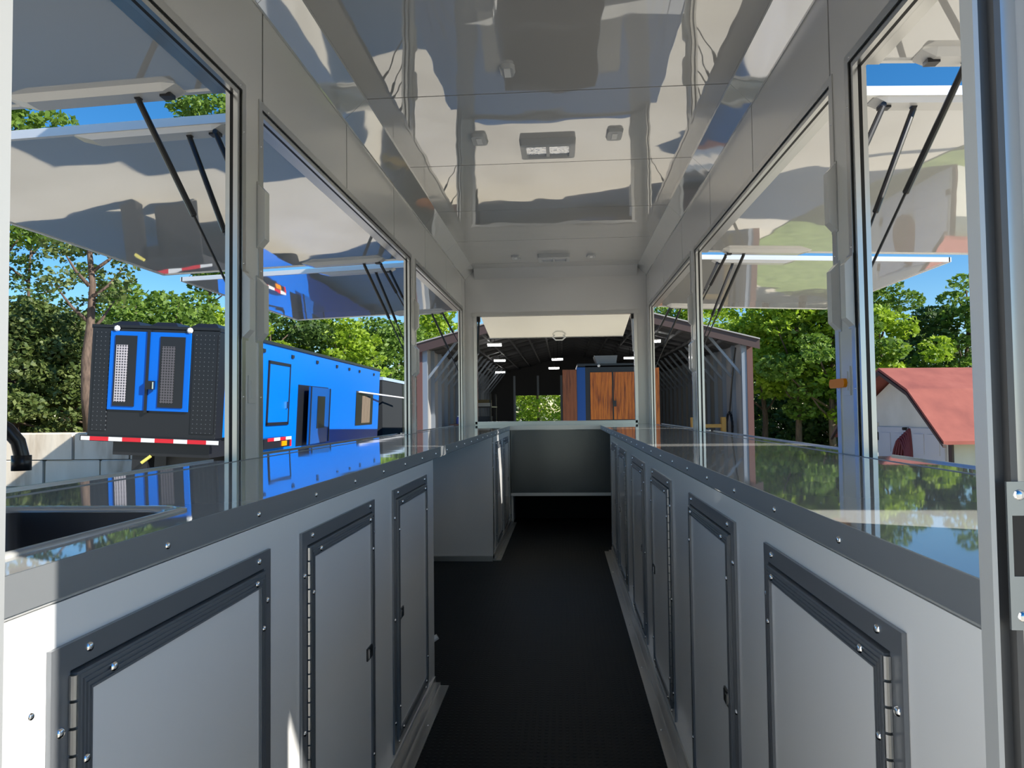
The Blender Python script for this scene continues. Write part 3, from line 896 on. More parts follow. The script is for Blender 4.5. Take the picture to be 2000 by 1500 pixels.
while x < 0.11:
    wseg = 0.17 if k == 0 else (0.36 if k % 2 else 0.26)
    lb('tape_segment', WTAPE if k % 2 == 0 else RED, x, min(x + wseg, 0.12), -0.076, -0.07, zz(0.81), zz(0.885))
    x += wseg
    k += 1
# chassis, hitch and wheels below
lb('chassis', BLACKM, -1.95, -0.1, 0.05, 1.9, zz(0.55), zz(0.93))
lb('bulkhead', BLACKM, -2.42, 0.0, 1.87, 1.90, zz(-0.25), zz(0.93))
lb('underframe', BLACKM, -2.2, -0.2, 2.2, L_ - 0.4, zz(-0.36), zz(-0.22))
lb('spring_hanger', BLACKM, -1.6, -1.3, 0.1, 0.35, 0.0, zz(0.55))
lb('mud_flap', BLACKP, -1.15, -0.3, 0.5, 0.54, 0.02, zz(0.6))
MB().cyl((-1.35, -0.02, zz(0.42)), (-1.2, 0.02, zz(0.55)), 0.03, 8).build('ratchet_strap', mat('yellow_strap', (0.62, 0.55, 0.12), 0.6), BT, local=True)
for yy in (5.5, 6.7):
    for xx in (-2.2, -0.16):
        MB().cyl((xx - 0.13, yy, 0.42), (xx + 0.13, yy, 0.42), 0.42, 20).build('tyre', GASKET, BT, local=True)
# side fittings
stp = lb('side_step', BLACKM, 0.0, 0.22, 1.9, 3.6, zz(0.62), zz(0.84))
for i in range(4):
    lb('tape_segment', RED if i % 2 == 0 else WTAPE, 0.22, 0.226, 2.1 + i * 0.37, 2.1 + (i + 1) * 0.37, zz(0.78), zz(0.85), par=stp)
lb('tape_segment', RED, 0.22, 0.226, 3.5, 3.6, zz(0.62), zz(0.78), par=stp)
lb('amber_light', AMBER, 0.22, 0.24, 2.95, 3.25, zz(0.65), zz(0.76), par=stp)
d = lb('baggage_door', BLUE, 0.0, 0.02, 2.55, 3.85, zz(1.18), zz(2.50))
for a in ((2.5, 2.56, 1.12, 2.56), (3.84, 3.90, 1.12, 2.56), (2.5, 3.9, 2.50, 2.57), (2.5, 3.9, 1.11, 1.18)):
    lb('door_trim', BLACKM, 0.0, 0.03, a[0], a[1], zz(a[2]), zz(a[3]), par=d)
lb('door_handle', CHROME, 0.02, 0.05, 3.66, 3.74, zz(1.5), zz(1.66), par=d)
# entry door standing ajar
op = lb('doorway', BLACKM, 0.0, 0.012, 4.55, 7.1, zz(0.55), zz(2.10))  # flat black panel; the opening's dark interior is put into its colour
def leafpt(t, n):      # along the slightly open leaf, hinge (far end) to free edge
    return (0.03 + 0.13 * t + n, 7.08 - 2.16 * t)
def slabz(t0, t1, n0, n1, z0, z1, name, material, par):
    P = [leafpt(t0, n0), leafpt(t1, n0), leafpt(t1, n1), leafpt(t0, n1)]
    o = MB().loft([(p[0], p[1], zz(z0)) for p in P], [(p[0], p[1], zz(z1)) for p in P]).build(name, material, par, local=True)
    fixnormals(o)
    return o
ed = slabz(0.0, 1.0, 0.0, 0.05, 0.58, 2.07, 'entry_door', DBLUE, BT)
slabz(0.28, 0.66, 0.05, 0.06, 0.98, 1.84, 'door_window', BLACKP, ed)
slabz(0.0, 0.03, 0.05, 0.07, 0.58, 2.07, 'hinge_strip', BLACKM, ed)
slabz(0.97, 1.0, 0.05, 0.07, 0.58, 2.07, 'door_edge', BLACKM, ed)
wd = lb('side_window', BLACKP, 0.0, 0.015, 10.3, 12.7, zz(0.95), zz(2.10))
for i in range(6):
    lb('curtain_fold', mat('brown_curtain', (0.22, 0.17, 0.12), 0.8), 0.015, 0.03, 11.1 + 0.2 * i, 11.22 + 0.2 * i, zz(1.02), zz(1.95), par=wd)
MB().cyl((0.05, 10.5, zz(2.07)), (0.5, 16.0, zz(1.98)), 0.03, 8).build('awning_arm', WTAPE, BT, local=True)
for yy in (2.1, 3.95, 5.9, 7.8, 9.2, 10.5, 12.6):
    lb('marker_light', BLACKP, 0.0, 0.03, yy, yy + 0.16, zz(2.72), zz(2.80))
# grey trailer coupled beyond the blue one
GT = thing('grey_trailer', (-6.95, 27.2, GROUND), 'dark grey panelled trailer just past the blue trailer', 'trailer', rotz=0.035)
GREYD = mat('dark_grey_paint', (0.032, 0.036, 0.04), 0.9, 0.0, 0.1)
for i in range(2):
    MB().box(-2.4, 0.0, i * 4.2, i * 4.2 + 4.1, zz(0.2), zz(2.62)).build('side_panel', GREYD, GT, local=True)
MB().box(-2.42, 0.03, -0.02, 8.4, zz(2.62), zz(2.74)).build('roof', mat('pale_blue_metal', (0.35, 0.45, 0.58), 0.4), GT, local=True)
MB().box(-2.3, -0.1, 0.2, 8.2, 0.0, zz(0.2)).build('skirt', BLACKM, GT, local=True)
MB().box(-0.0, 0.02, 4.05, 4.25, zz(0.2), zz(2.62)).build('seam_strip', BLACKM, GT, local=True)

# ---- metal barn in front
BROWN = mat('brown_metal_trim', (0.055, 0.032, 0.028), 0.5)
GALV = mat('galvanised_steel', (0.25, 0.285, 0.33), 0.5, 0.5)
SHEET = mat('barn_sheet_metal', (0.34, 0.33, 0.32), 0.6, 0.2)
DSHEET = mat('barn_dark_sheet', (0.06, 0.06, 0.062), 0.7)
BX0, BX1, BY0, BY1, BZE = -3.56, 4.52, 18.0, 34.0, 3.02
BXM = (BX0 + BX1) / 2
RISE = (BX1 - BX0) / 2 * 0.262
bn_ = thing('barn', (BXM, (BY0 + BY1) / 2, GROUND), 'open-fronted metal barn with brown trim, past the front opening', 'barn')
for s, xw in ((-1, BX0), (1, BX1)):
    # side wall made of horizontal sheets lapped like clapboards
    zc = GROUND
    while zc < BZE - 0.05:
        z2 = min(zc + 0.42, BZE)
        fixnormals(MB().loft([(xw, BY0, zc), (xw + s * 0.05, BY0, zc), (xw + s * 0.02, BY0, z2), (xw, BY0, z2)], [(xw, BY1, zc), (xw + s * 0.05, BY1, zc), (xw + s * 0.02, BY1, z2), (xw, BY1, z2)]).build('wall_sheet', SHEET, bn_))
        zc = z2
    k = BY0 + 0.1
    while k < BY1:
        B(xw - s * 0.10, xw, k - 0.05, k + 0.05, GROUND, BZE).build('wall_stud', GALV, bn_)
        MB().beam((xw - s * 0.08, k, BZE - 0.85), (xw - s * 0.95, k, BZE + 0.24), 0.06, 0.06).build('knee_brace', GALV, bn_)
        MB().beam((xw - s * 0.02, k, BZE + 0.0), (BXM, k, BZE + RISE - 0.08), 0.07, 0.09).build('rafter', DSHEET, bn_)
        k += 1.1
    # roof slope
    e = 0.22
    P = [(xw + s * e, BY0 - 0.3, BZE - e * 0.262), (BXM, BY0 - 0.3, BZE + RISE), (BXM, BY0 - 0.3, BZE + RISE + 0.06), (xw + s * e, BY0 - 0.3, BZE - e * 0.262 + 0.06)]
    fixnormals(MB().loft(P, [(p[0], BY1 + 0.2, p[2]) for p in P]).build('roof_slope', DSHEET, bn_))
    P = [(xw + s * (e + 0.02), BY0 - 0.34, BZE - e * 0.262 - 0.16), (BXM, BY0 - 0.34, BZE + RISE - 0.15), (BXM, BY0 - 0.34, BZE + RISE + 0.09), (xw + s * (e + 0.02), BY0 - 0.34, BZE - e * 0.262 + 0.07)]
    fixnormals(MB().loft(P, [(p[0], BY0 - 0.30, p[2]) for p in P]).build('fascia', BROWN, bn_))
    P = [(xw + s * (e + 0.02), BY0 - 0.38, BZE - e * 0.262 + 0.07), (BXM, BY0 - 0.38, BZE + RISE + 0.09), (BXM, BY0 - 0.38, BZE + RISE + 0.12), (xw + s * (e + 0.02), BY0 - 0.38, BZE - e * 0.262 + 0.10)]
    fixnormals(MB().loft(P, [(p[0], BY0 - 0.1, p[2]) for p in P]).build('roof_edge', SHEET, bn_))
    B(xw - s * 0.02, xw + s * 0.12, BY0 - 0.12, BY0, GROUND, BZE).build('corner_trim', mat('rusty_brown_trim', (0.12, 0.055, 0.045), 0.6), bn_)
    B(xw - s * 0.14, xw - s * 0.02, BY0 - 0.10, BY0 + 0.02, GROUND, BZE - 0.1).build('front_post', GALV, bn_)
    for j in range(1, 8):
        t_ = j / 8.0
        xx = xw + (BXM - xw) * t_
        B(xx - 0.03, xx + 0.03, BY0, BY1, BZE + RISE * t_ - 0.10, BZE + RISE * t_ - 0.02).build('purlin', DSHEET, bn_)
# back wall with a door-sized opening
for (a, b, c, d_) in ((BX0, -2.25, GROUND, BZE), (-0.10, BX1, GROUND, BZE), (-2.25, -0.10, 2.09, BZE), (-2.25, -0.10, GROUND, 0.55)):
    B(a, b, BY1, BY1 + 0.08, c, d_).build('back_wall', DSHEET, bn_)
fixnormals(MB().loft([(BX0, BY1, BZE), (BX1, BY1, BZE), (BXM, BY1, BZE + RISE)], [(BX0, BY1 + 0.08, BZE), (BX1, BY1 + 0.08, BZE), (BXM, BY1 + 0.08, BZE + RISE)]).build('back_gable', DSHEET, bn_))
for xx in (-2.30, -0.08, -1.18):
    B(xx - 0.05, xx + 0.05, BY1 - 0.08, BY1, GROUND if xx != -1.18 else 2.1, BZE).build('back_stud', GALV, bn_)
LAMPM = mat('lit_lamp_tube', (0.9, 0.9, 0.9), 0.5, emit=((1.0, 0.98, 0.95), 14.0))
for i, (x, y, z) in enumerate(((-1.90, 20.0, 3.20), (-2.20, 25.0, 3.11), (-2.64, 30.2, 2.98), (-0.18, 25.0, 3.12), (-0.33, 27.0, 2.93), (2.33, 25.2, 3.14), (2.58, 20.5, 3.27))):
    t = thing('barn_lamp', (x, y, z), ['lit white strip lamp under the barn roof, nearest on the left', 'lit strip lamp under the barn roof, second on the left', 'lit strip lamp lowest on the left inside the barn',
              'lit strip lamp near the middle of the barn roof', 'lit strip lamp just behind the middle barn lamp', 'lit strip lamp above the wood-clad trailer', 'lit strip lamp at the right of the barn roof'][i], 'lamp', 'strip lamps in the barn')
    B(x - 0.19, x + 0.19, y - 0.06, y + 0.06, z, z + 0.05).build('tube', LAMPM, t)
    B(x - 0.20, x + 0.20, y - 0.08, y + 0.08, z + 0.05, z + 0.08).build('housing', WHITEP, t)
    zr = BZE + RISE * (1 - abs(x - BXM) / ((BX1 - BX0) / 2))
    MB().cyl((x, y, z + 0.08), (x, y, zr), 0.012, 6).build('hanger', BLACKP, t)

# ---- wood-clad trailer in the barn
WOOD = ramp_mat('orange_stained_wood', 'noise', [(0.28, (0.10, 0.018, 0.002)), (0.42, (0.46, 0.105, 0.006)), (0.58, (0.70, 0.19, 0.012)), (0.75, (0.34, 0.07, 0.005))], 0.4, 3.5, stretch=(5, 5, 0.45), detail=7)
DWOOD = ramp_mat('brown_stained_wood', 'noise', [(0.25, (0.12, 0.03, 0.008)), (0.5, (0.28, 0.08, 0.02)), (0.8, (0.20, 0.05, 0.012))], 0.45, 3.5, stretch=(5, 5, 0.45), detail=7)
WX = 0.42
wt = thing('wood_clad_trailer', (1.4, 22.0, GROUND), 'trailer with orange wood doors parked inside the barn', 'trailer')
B(0.44, 2.36, 20.06, 25.0, -0.1, 2.56).build('body', mat('navy_trailer_side', (0.0, 0.035, 0.13), 0.4), wt)
B(0.62, 2.40, 20.0, 20.06, 0.0, 2.60).build('rear_frame', BLACKM, wt)
B(0.40, 2.42, 20.0, 25.05, 2.56, 2.66).build('roof', BLACKM, wt)
for x0 in (0.755, 1.395):
    d = thing  # planks of the rear doors
    dd = B(x0, x0 + 0.60, 19.97, 20.0, 1.10, 2.42).build('rear_door', DWOOD, wt)
    for i in range(6):
        B(x0 + i * 0.10 + 0.002, x0 + (i + 1) * 0.10 - 0.002, 19.955, 19.97, 1.11, 2.41).build('plank', WOOD, dd)
B(1.36, 1.39, 19.95, 20.0, 1.05, 2.45).build('door_post', BLACKM, wt)
B(1.36, 1.46, 19.90, 19.95, 1.46, 1.62).build('lock', BLACKP, wt)
fd = B(-0.01, 0.38, 19.98, 20.02, 0.2, 2.50).build('open_door', DWOOD, wt)
for i in range(4):
    B(-0.005 + i * 0.097, 0.088 + i * 0.097, 19.965, 19.98, 0.22, 2.48).build('plank', DWOOD, fd)
B(0.385, 0.62, 20.0, 20.05, 0.0, 2.58).build('blue_jamb', mat('royal_blue_jamb', (0.0, 0.07, 0.30), 0.4), wt)
B(2.43, 2.60, 19.6, 20.02, 0.1, 2.50).build('open_door', WOOD, wt)
ac = B(0.95, 1.54, 20.5, 21.4, 2.66, 2.70).build('air_conditioner', GREYP, wt)
fixnormals(MB().loft([(0.98, 20.5, 2.70), (1.52, 20.5, 2.70), (1.52, 21.4, 2.70), (0.98, 21.4, 2.70)], [(0.90, 20.55, 2.92), (1.56, 20.55, 2.92), (1.56, 21.35, 2.92), (0.90, 21.35, 2.92)]).build('shroud', GREYP, ac))
for x in (1.0, 2.05):
    MB().dome((x, 19.99, 2.60), (0, -1, 0), 0.045, 0.03).build('marker_light', WHITEP, wt)
for xx in (0.6, 2.2):
    for yy in (22.6, 23.5):
        MB().cyl((xx - 0.1, yy, GROUND + 0.34), (xx + 0.1, yy, GROUND + 0.34), 0.34, 16).build('tyre', GASKET, wt)
B(0.7, 2.1, 20.1, 24.6, -0.35, -0.1).build('chassis', BLACKM, wt)

# ---- things stored in the barn
sh_ = thing('storage_rack', (-2.9, 26, GROUND), 'dark steel storage rack against the left wall of the barn', 'rack')
for y in (25.0, 27.0):
    for x in (-3.35, -2.55):
        B(x - 0.03, x + 0.03, y - 0.03, y + 0.03, GROUND, 2.0).build('upright', BLACKM, sh_)
for z in (0.4, 0.95, 1.5):
    B(-3.38, -2.5, 24.95, 27.05, z, z + 0.04).build('shelf', BLACKM, sh_)
for i, (x, y, z, l, h, c) in enumerate(((-2.8, 25.2, 1.54, 0.5, 0.12, (0.6, 0.6, 0.58)), (-2.9, 26.3, 1.54, 0.6, 0.25, (0.16, 0.13, 0.06)), (-2.8, 25.5, 0.99, 0.6, 0.2, (0.09, 0.1, 0.12)), (-2.75, 26.4, 0.44, 0.7, 0.14, (0.3, 0.3, 0.3)))):
    t = tag(B(x - 0.25, x + 0.25, y - l / 2, y + l / 2, z, z + h).build('stored_box', mat('box_%d' % i, c, 0.7)), ['pale carton on the top shelf of the barn rack', 'olive box at the back of the top rack shelf', 'dark carton on the middle rack shelf', 'grey crate on the lowest rack shelf'][i], 'box')
bb = thing('covered_boat', (-1.2, 30.5, GROUND), 'low load under a dark blue tarp near the rear barn opening', 'tarp')
pts = []
for j in range(9):
    yy = 29.5 + j * 0.25
    hgt = (1.15 + 0.35 * math.sin(math.pi * j / 8)) * 1.0
    pts.append([Vector((-1.25 + 1.05 * math.cos(math.pi * k / 10), yy, GROUND + (0.02 if k in (0, 10) else hgt * (math.sin(math.pi * k / 10) ** 0.6)))) for k in range(11)])
mm = MB()
o = [p for r in pts for p in r]
mm.add(o, [(j * 11 + k, j * 11 + k + 1, (j + 1) * 11 + k + 1, (j + 1) * 11 + k) for j in range(8) for k in range(10)] + [tuple(range(11)), tuple(range(88, 99))])
fixnormals(mm.build('tarp', mat('blue_tarp', (0.005, 0.03, 0.11), 0.6), bb, True))
shh = thing('sawhorse', (3.75, 18.9, GROUND), 'yellow wooden sawhorse at the right side of the barn mouth', 'sawhorse')
YW = mat('yellow_timber', (0.48, 0.28, 0.07), 0.7)
for x in (3.35, 4.12):
    for dy in (-0.25, 0.25):
        MB().beam((x, 18.9 + dy, GROUND), (x, 18.9 + dy * 0.2, 1.02), 0.09, 0.07).build('leg', YW, shh)
    B(x - 0.05, x + 0.05, 18.8, 19.0, 0.6, 1.15).build('post', YW, shh)
B(3.3, 4.17, 18.87, 18.93, 0.88, 0.97).build('rail', YW, shh)
hs = thing('hose_coil', (4.38, 19.3, 0.2), 'dark coiled hose hanging on the right barn wall', 'hose')
path = [Vector((4.40 - 0.01 * (k % 3), 19.4 + 0.32 * math.cos(k * 0.5), 0.85 + 0.42 * math.sin(k * 0.5))) for k in range(50)]
MB().tube(path, 0.025, 6).build('coil', BLACKP, hs)
MB().tube([(4.40, 19.4, 1.25), (4.39, 19.1, 1.9), (4.40, 18.8, 2.6), (4.38, 18.5, 2.9)], 0.02, 6).build('cable', BLACKP, hs)
MB().cyl((4.52, 19.4, 1.26), (4.36, 19.4, 1.26), 0.03, 8).build('hook', GALV, hs)
dk = tag(B(-3.2, -2.4, 20.0, 21.2, GROUND, 1.02).build('tool_bench', mat('brown_bench', (0.05, 0.03, 0.03), 0.6)), 'low dark brown bench inside the left barn wall', 'bench')
for i, (x, c) in enumerate(((-3.0, (0.05, 0.08, 0.35)), (-2.8, (0.35, 0.45, 0.7)))):
    t = thing('bottle', (x, 20.3, 1.02), ['dark blue bottle on the barn bench', 'pale blue bottle on the barn bench'][i], 'bottle')
    MB().cyl((x, 20.3, 1.02), (x, 20.3, 1.16), 0.05, 10).cyl((x, 20.3, 1.16), (x, 20.3, 1.22), 0.045, 10, 0.02).build('bottle_body', mat('bottle_%d' % i, c, 0.3), t)
    MB().cyl((x, 20.3, 1.22), (x, 20.3, 1.25), 0.022, 8).build('cap', WHITEP, t)

# ---- shed with gambrel roof
SHW = ramp_mat('painted_shed_wall', 'noise', [(0.3, (0.60, 0.57, 0.50)), (0.7, (0.68, 0.65, 0.58))], 0.8, 2.0)
SHR = ramp_mat('red_shingle_roof', 'noise', [(0.3, (0.21, 0.055, 0.042)), (0.55, (0.27, 0.075, 0.055)), (0.8, (0.32, 0.10, 0.075))], 0.85, 2.5, detail=6)
SHD = mat('grey_shed_door', (0.50, 0.50, 0.53), 0.6)
SD = thing('shed', (6.72, 13.0, GROUND), 'white shed with a red gambrel roof, right of the trailer', 'shed', rotz=math.radians(9))
W_, LS = 2.8, 5.0      # local: gable spans y 0..W_, ridge along +x
def s2(prof, x0, x1, name, material, par=None):
    o = MB().loft([(x0, y, z) for y, z in prof], [(x1, y, z) for y, z in prof]).build(name, material, par or SD, local=True)
    fixnormals(o)
    return o
ez, kz, rz = 1.62, 2.24, 2.72
outer = [(0, 0), (W_, 0), (W_, ez), (W_ - 0.65, kz), (W_ / 2, rz - 0.06), (0.65, kz), (0, ez)]
s2(outer, 0.0, LS, 'walls', SHW)
for sgn in (0, 1):
    def yy_(y): return y if sgn == 0 else W_ - y
    a = s2([(yy_(-0.38), ez - 0.25), (yy_(0.55), kz + 0.05), (yy_(0.55), kz + 0.10), (yy_(-0.38), ez - 0.19)], -0.42, LS + 0.2, 'lower_roof', SHR)
    b = s2([(yy_(0.55), kz + 0.05), (yy_(W_ / 2), rz), (yy_(W_ / 2), rz + 0.05), (yy_(0.55), kz + 0.10)], -0.42, LS + 0.2, 'upper_roof', SHR)
    s2([(yy_(-0.39), ez - 0.30), (yy_(0.55), kz - 0.02), (yy_(0.55), kz + 0.04), (yy_(-0.39), ez - 0.25)], -0.44, -0.38, 'barge_board', BROWN)
    s2([(yy_(0.55), kz - 0.02), (yy_(W_ / 2), rz - 0.07), (yy_(W_ / 2), rz - 0.01), (yy_(0.55), kz + 0.04)], -0.44, -0.38, 'barge_board', BROWN)
# door leaves on the gable, each with four raised panels
for i in range(2):
    y0 = 0.12 + i * 1.0
    d = MB().box(-0.04, 0.0, y0, y0 + 0.97, 0.1, 1.62).build('shed_door', SHD, SD, local=True)
    for j in range(2):
        for k_ in range(3):
            MB().box(-0.055, -0.04, y0 + 0.12 + j * 0.42, y0 + 0.42 + j * 0.42, 0.18 + k_ * 0.48, 0.55 + k_ * 0.48).build('door_panel', SHD, d, local=True)
    for z in (0.4, 1.35):
        MB().box(-0.06, -0.035, (2.06 if i else 0.08), (2.14 if i else 0.16), z, z + 0.16).build('hinge', BLACKP, d, local=True)
MB().box(-0.06, 0.0, 2.10, 2.16, 0.05, 1.70).build('door_jamb', SHW, SD, local=True)
MB().box(-0.02, 0.02, -0.03, 0.06, 0.0, ez).build('corner_board', BROWN, SD, local=True)
MB().box(-0.05, 0.0, 2.40, 2.52, 0.86, 1.14).build('notice', WTAPE, SD, local=True)
rp = thing('rope_bundle', (6.5, 14.15, 0.1), 'dark red hose bundle hanging on the shed door', 'hose')
RR = mat('dark_red_hose', (0.12, 0.015, 0.02), 0.6)
base = Vector((6.49, 14.15, 0.95))
gd = Vector((-math.sin(math.radians(9)), math.cos(math.radians(9)), 0))
for k in range(6):
    wv_ = 0.08 + 0.05 * k
    pth = [base + gd * (wv_ * math.sin(math.pi * 2 * i / 12) * (0.4 + 0.6 * (1 - math.cos(math.pi * 2 * i / 12)) / 2) + 0.05 * k - 0.1) + Vector((-0.012 * k, -0.01 * k, -0.42 * (1 - math.cos(math.pi * 2 * i / 12)) - 0.04 * k)) for i in range(13)]
    MB().tube(pth, 0.028, 6).build('loop', RR, rp)
MB().cyl(base + Vector((0.14, 0.03, 0)), base + Vector((-0.06, -0.015, 0)), 0.03, 8).build('hook', BLACKP, rp)
cn = thing('traffic_drum', (6.95, 12.0, GROUND), 'orange and white striped traffic post beside the shed', 'traffic cone')
for i in range(5):
    MB().cyl((6.95, 12.0, GROUND + 0.32 * i), (6.95, 12.0, GROUND + 0.32 * i + 0.32), 0.075, 12).build('band', mat('orange_band', (0.75, 0.14, 0.02), 0.5) if i % 2 == 0 else WTAPE, cn)
MB().cyl((6.95, 12.0, GROUND), (6.95, 12.0, GROUND + 0.06), 0.22, 12).build('foot', GASKET, cn)

# ================================================================== TREES
def leaf_mat(name, c1, c2, c3, tr):
    M = bpy.data.materials.new(name)
    M.use_nodes = True
    t_ = M.node_tree
    b_ = t_.nodes['Principled BSDF']
    b_.inputs['Roughness'].default_value = 0.55
    g_ = t_.nodes.new('ShaderNodeNewGeometry')
    r = t_.nodes.new('ShaderNodeValToRGB')
    e = r.color_ramp.elements
    e[0].color = (*c1, 1)
    e[1].color = (*c3, 1)
    k_ = e.new(0.5)
    k_.color = (*c2, 1)
    t_.links.new(g_.outputs['Random Per Island'], r.inputs[0])
    t_.links.new(r.outputs[0], b_.inputs['Base Color'])
    tl = t_.nodes.new('ShaderNodeBsdfTranslucent')
    t_.links.new(r.outputs[0], tl.inputs[0])
    mx = t_.nodes.new('ShaderNodeMixShader')
    mx.inputs[0].default_value = tr
    out = t_.nodes['Material Output']
    t_.links.new(b_.outputs[0], mx.inputs[1])
    t_.links.new(tl.outputs[0], mx.inputs[2])
    t_.links.new(mx.outputs[0], out.inputs[0])
    return M
LEAFS = {
    'dark': leaf_mat('dark_green_leaves', (0.045, 0.085, 0.018), (0.08, 0.145, 0.03), (0.13, 0.21, 0.05), 0.38),
    'mid': leaf_mat('mid_green_leaves', (0.08, 0.15, 0.02), (0.15, 0.26, 0.035), (0.24, 0.36, 0.06), 0.45),
    'bright': leaf_mat('bright_green_leaves', (0.17, 0.27, 0.015), (0.30, 0.44, 0.03), (0.42, 0.55, 0.05), 0.48),
    'olive': leaf_mat('olive_conifer_leaves', (0.06, 0.10, 0.025), (0.12, 0.17, 0.04), (0.19, 0.23, 0.07), 0.38),
}
BARK = ramp_mat('tree_bark', 'noise', [(0.3, (0.06, 0.04, 0.03)), (0.7, (0.16, 0.11, 0.08))], 0.9, 8.0, stretch=(3, 3, 0.6), detail=5)
def crown_mesh(seed, blobs, n, size):
    rnd = random.Random(seed)
    vs_, fs_ = [], []
    wts = [b[3] * b[4] * b[5] for b in blobs]
    for i in range(n):
        b = rnd.choices(blobs, wts)[0]
        while True:
            u = Vector((rnd.uniform(-1, 1), rnd.uniform(-1, 1), rnd.uniform(-1, 1)))
            l = u.length
            if 0.001 < l < 1:
                break
        rr = l ** 0.45
        u = u / l * rr
        c = Vector((b[0] + u.x * b[3], b[1] + u.y * b[4], b[2] + u.z * b[5]))
        a = Vector((rnd.gauss(0, 1), rnd.gauss(0, 1), rnd.gauss(0, 0.6))).normalized()
        nrm = Vector((rnd.gauss(0, 1), rnd.gauss(0, 1), rnd.gauss(0.5, 1))).normalized()
        s_ = a.cross(nrm)
        if s_.length < 0.1:
            continue
        s_.normalize()
        L1 = size * rnd.uniform(0.7, 1.35)
        o = len(vs_)
        vs_ += [c - a * L1 * 0.5, c + s_ * L1 * 0.30, c + a * L1 * 0.5, c - s_ * L1 * 0.30]
        fs_.append((o, o + 1, o + 2, o + 3))
    return vs_, fs_
def tree(px_x, y, ztop, rad, kind, label, zlow=0.5, n=5200, size=0.20, seed=None, blobs_n=14, trunk_r=0.14, groundz=GROUND, sparse=False):
    seed = seed if seed is not None else int(abs(px_x) * 100 + y * 7)
    rnd = random.Random(seed)
    t = thing('tree', (px_x, y, groundz), label, 'tree', 'trees around the yard')
    H = ztop - groundz
    blobs = []
    cz0, cz1 = zlow, H - rad * 0.15
    for i in range(blobs_n):
        f = (i + 0.5) / blobs_n
        h = cz0 + (cz1 - cz0) * f
        if kind == 'olive':
            spread = rad * (1.0 - 0.80 * f) + 0.1
        else:
            spread = rad * (0.35 + 0.75 * math.sin(math.pi * min(1.0, 0.12 + 0.82 * f)))
        a = i * 2.399 + rnd.uniform(-0.5, 0.5)
        d = spread * math.sqrt(rnd.uniform(0.05, 1.0)) * 0.92
        r0 = rad * rnd.uniform(0.15, 0.30) * (0.8 if sparse else 1.0)
        blobs.append((d * math.cos(a), d * math.sin(a), h + rnd.uniform(-0.2, 0.2), r0 * 1.3, r0 * 1.3, r0 * 0.75))
    v_, f_ = crown_mesh(seed, blobs, n, size)
    m_ = MB()
    m_.v, m_.f = v_, f_
    me = bpy.data.meshes.new('crown')
    me.from_pydata(v_, [], f_)
    me.materials.append(LEAFS[kind])
    o = bpy.data.objects.new('crown', me)
    COL.objects.link(o)
    o.parent = t
    k = MB()
    pts = [Vector((0.06 * math.sin(i * 1.3 + seed), 0.06 * math.cos(i * 1.7), H * 0.92 * i / 7)) for i in range(8)]
    k.tube(pts, [trunk_r * (1.15 - 0.95 * i / 7) for i in range(8)], 7)
    k.build('trunk', BARK, t, True, local=True)
    for b in blobs[::4]:
        q = Vector(b[:3])
        z0 = max(0.4, q.z - 0.7 - 0.4 * math.hypot(q.x, q.y))
        MB().tube([Vector((0, 0, z0)), Vector((q.x * 0.5, q.y * 0.5, z0 + (q.z - z0) * 0.4)), q], [trunk_r * 0.42, trunk_r * 0.3, trunk_r * 0.1], 5).build('branch', BARK, t, True, local=True)
    return t
def X_at(px, y):
    return math.tan(math.atan((px - 1000) / 1400.0) - YAW) * y
BK = 0.85
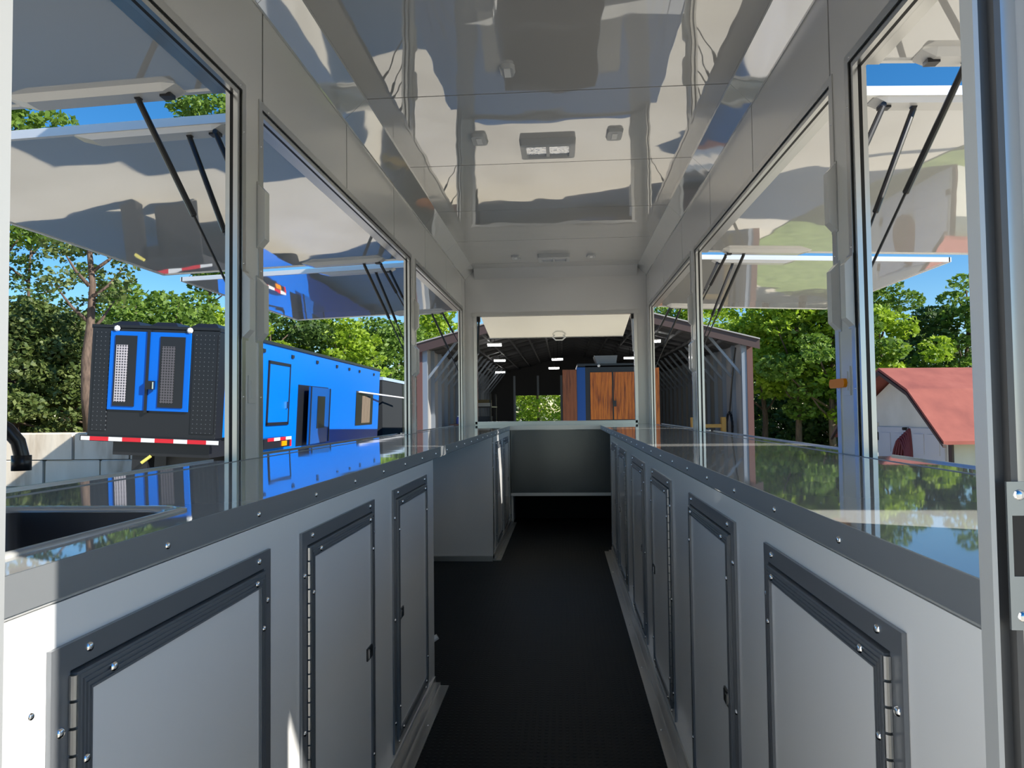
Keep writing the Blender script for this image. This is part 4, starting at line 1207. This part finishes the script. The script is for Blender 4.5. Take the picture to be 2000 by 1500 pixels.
left = [
    (405, 34, 17.2, 3.2, 'mid', 'tall green tree whose top shows between the left awnings', 7.0, 6500, 0.27, BK, 0),
    (-28, 22, 13.2, 2.3, 'mid', 'tree with one leafy branch at the upper left edge', 6.5, 5200, 0.24, BK, 0),
    (55, 27, 9.6, 2.6, 'dark', 'loose tall tree at the left edge, sky between its branches', 2.0, 2600, 0.20, BK, 1),
    (172, 19.6, 9.0, 1.6, 'olive', 'tall pine with a bare straight trunk, left of the blue trailer', 3.9, 1300, 0.17, BK, 1),
    (25, 20.5, 4.9, 1.9, 'olive', 'dense olive-green conifer at the far left behind the block wall', 0.1, 6500, 0.17, BK, 0),
    (128, 21.5, 4.7, 1.9, 'olive', 'dense conifer between the block wall and the blue trailer', 0.1, 6500, 0.17, BK, 0),
    (78, 23.5, 5.6, 2.0, 'olive', 'taller conifer behind the two front conifers on the left', 0.1, 6000, 0.18, BK, 0),
    (200, 24.5, 4.9, 2.0, 'dark', 'dark tree directly left of the blue trailer roof', 0.1, 6000, 0.20, BK, 0),
    (262, 30, 7.3, 2.6, 'mid', 'leafy tree above the left half of the black trailer doors', 0.8, 5600, 0.23, BK, 0),
    (345, 28, 6.4, 2.5, 'mid', 'leafy tree above the right half of the black trailer doors', 0.8, 5600, 0.22, BK, 0),
    (430, 31, 6.2, 2.7, 'bright', 'sunlit yellow-green tree beside the first left post', 0.5, 6000, 0.22, BK, 0),
    (530, 33, 6.3, 2.8, 'dark', 'dark green tree behind the blue trailer near its rear corner', 0.5, 6000, 0.23, BK, 0),
    (600, 36, 6.6, 2.8, 'mid', 'tree behind the middle of the blue trailer roof', 0.5, 6000, 0.23, GROUND, 0),
    (668, 35, 6.2, 2.6, 'bright', 'bright green tree over the far half of the blue trailer', 0.5, 6000, 0.23, GROUND, 0),
    (735, 40, 6.8, 3.0, 'mid', 'tree above the grey trailer, left of the second post', 0.5, 6000, 0.25, GROUND, 0),
    (790, 44, 7.2, 3.0, 'mid', 'tree hidden partly by the second left post', 0.5, 5200, 0.26, GROUND, 0),
    (855, 47, 8.6, 3.2, 'bright', 'green tree behind the left corner of the barn', 0.5, 6000, 0.27, GROUND, 0),
    (1050, 50, 4.0, 3.2, 'bright', 'sunlit bush seen through the rear opening of the barn', 0.3, 5200, 0.24, GROUND, 0),
    (1000, 58, 6.0, 3.4, 'dark', 'dark tree filling the top of the barn rear opening', 0.3, 5200, 0.26, GROUND, 0),
]
right = [
    (1300, 44, 8.0, 3.2, 'mid', 'tree showing just above the right barn roof edge', 0.5, 5200, 0.27, GROUND, 0),
    (1390, 42, 7.9, 3.0, 'bright', 'sunlit tree above the right corner of the barn roof', 0.5, 5200, 0.26, GROUND, 0),
    (1490, 29, 5.6, 2.3, 'bright', 'bright leafy tree right beside the barn corner', 2.6, 5600, 0.20, GROUND, 0),
    (1560, 27, 5.6, 2.2, 'bright', 'bright tree with dark slender trunks right of the barn', 2.7, 5600, 0.20, GROUND, 0),
    (1625, 26, 5.5, 2.1, 'mid', 'tree just left of the first right post', 2.0, 5400, 0.20, GROUND, 0),
    (1500, 36, 3.2, 2.6, 'dark', 'dark undergrowth clump at the foot of the trees by the barn', 0.1, 5200, 0.21, GROUND, 0),
    (1590, 33, 2.6, 2.4, 'dark', 'dark undergrowth clump between barn and first right post', 0.1, 5200, 0.21, GROUND, 0),
    (1665, 31, 3.0, 2.2, 'dark', 'dark undergrowth clump behind the first right post', 0.1, 4200, 0.21, GROUND, 0),
    (1722, 26, 5.0, 1.9, 'bright', 'bright tree left of the shed ridge', 1.4, 5000, 0.19, GROUND, 0),
    (1705, 33, 7.2, 2.0, 'mid', 'tall tree whose top reaches the right awning corner', 3.0, 4200, 0.21, GROUND, 0),
    (1830, 28, 5.2, 2.1, 'dark', 'dark green tree rising behind the shed roof', 0.8, 5600, 0.19, GROUND, 0),
    (1893, 27, 6.1, 2.1, 'mid', 'tallest tree behind the shed, at the right door jamb', 0.8, 5600, 0.19, GROUND, 0),
]
for (px, y, zt, rad, kind, label, zl, n, sz, gz, spz) in left + right:
    tree(X_at(px, y), y, zt, rad, kind, label, zl, int(n * 1.5), sz, groundz=gz, sparse=bool(spz), trunk_r=0.15 if 'pine' in label else 0.12, blobs_n=34)

sc.render.film_transparent = False
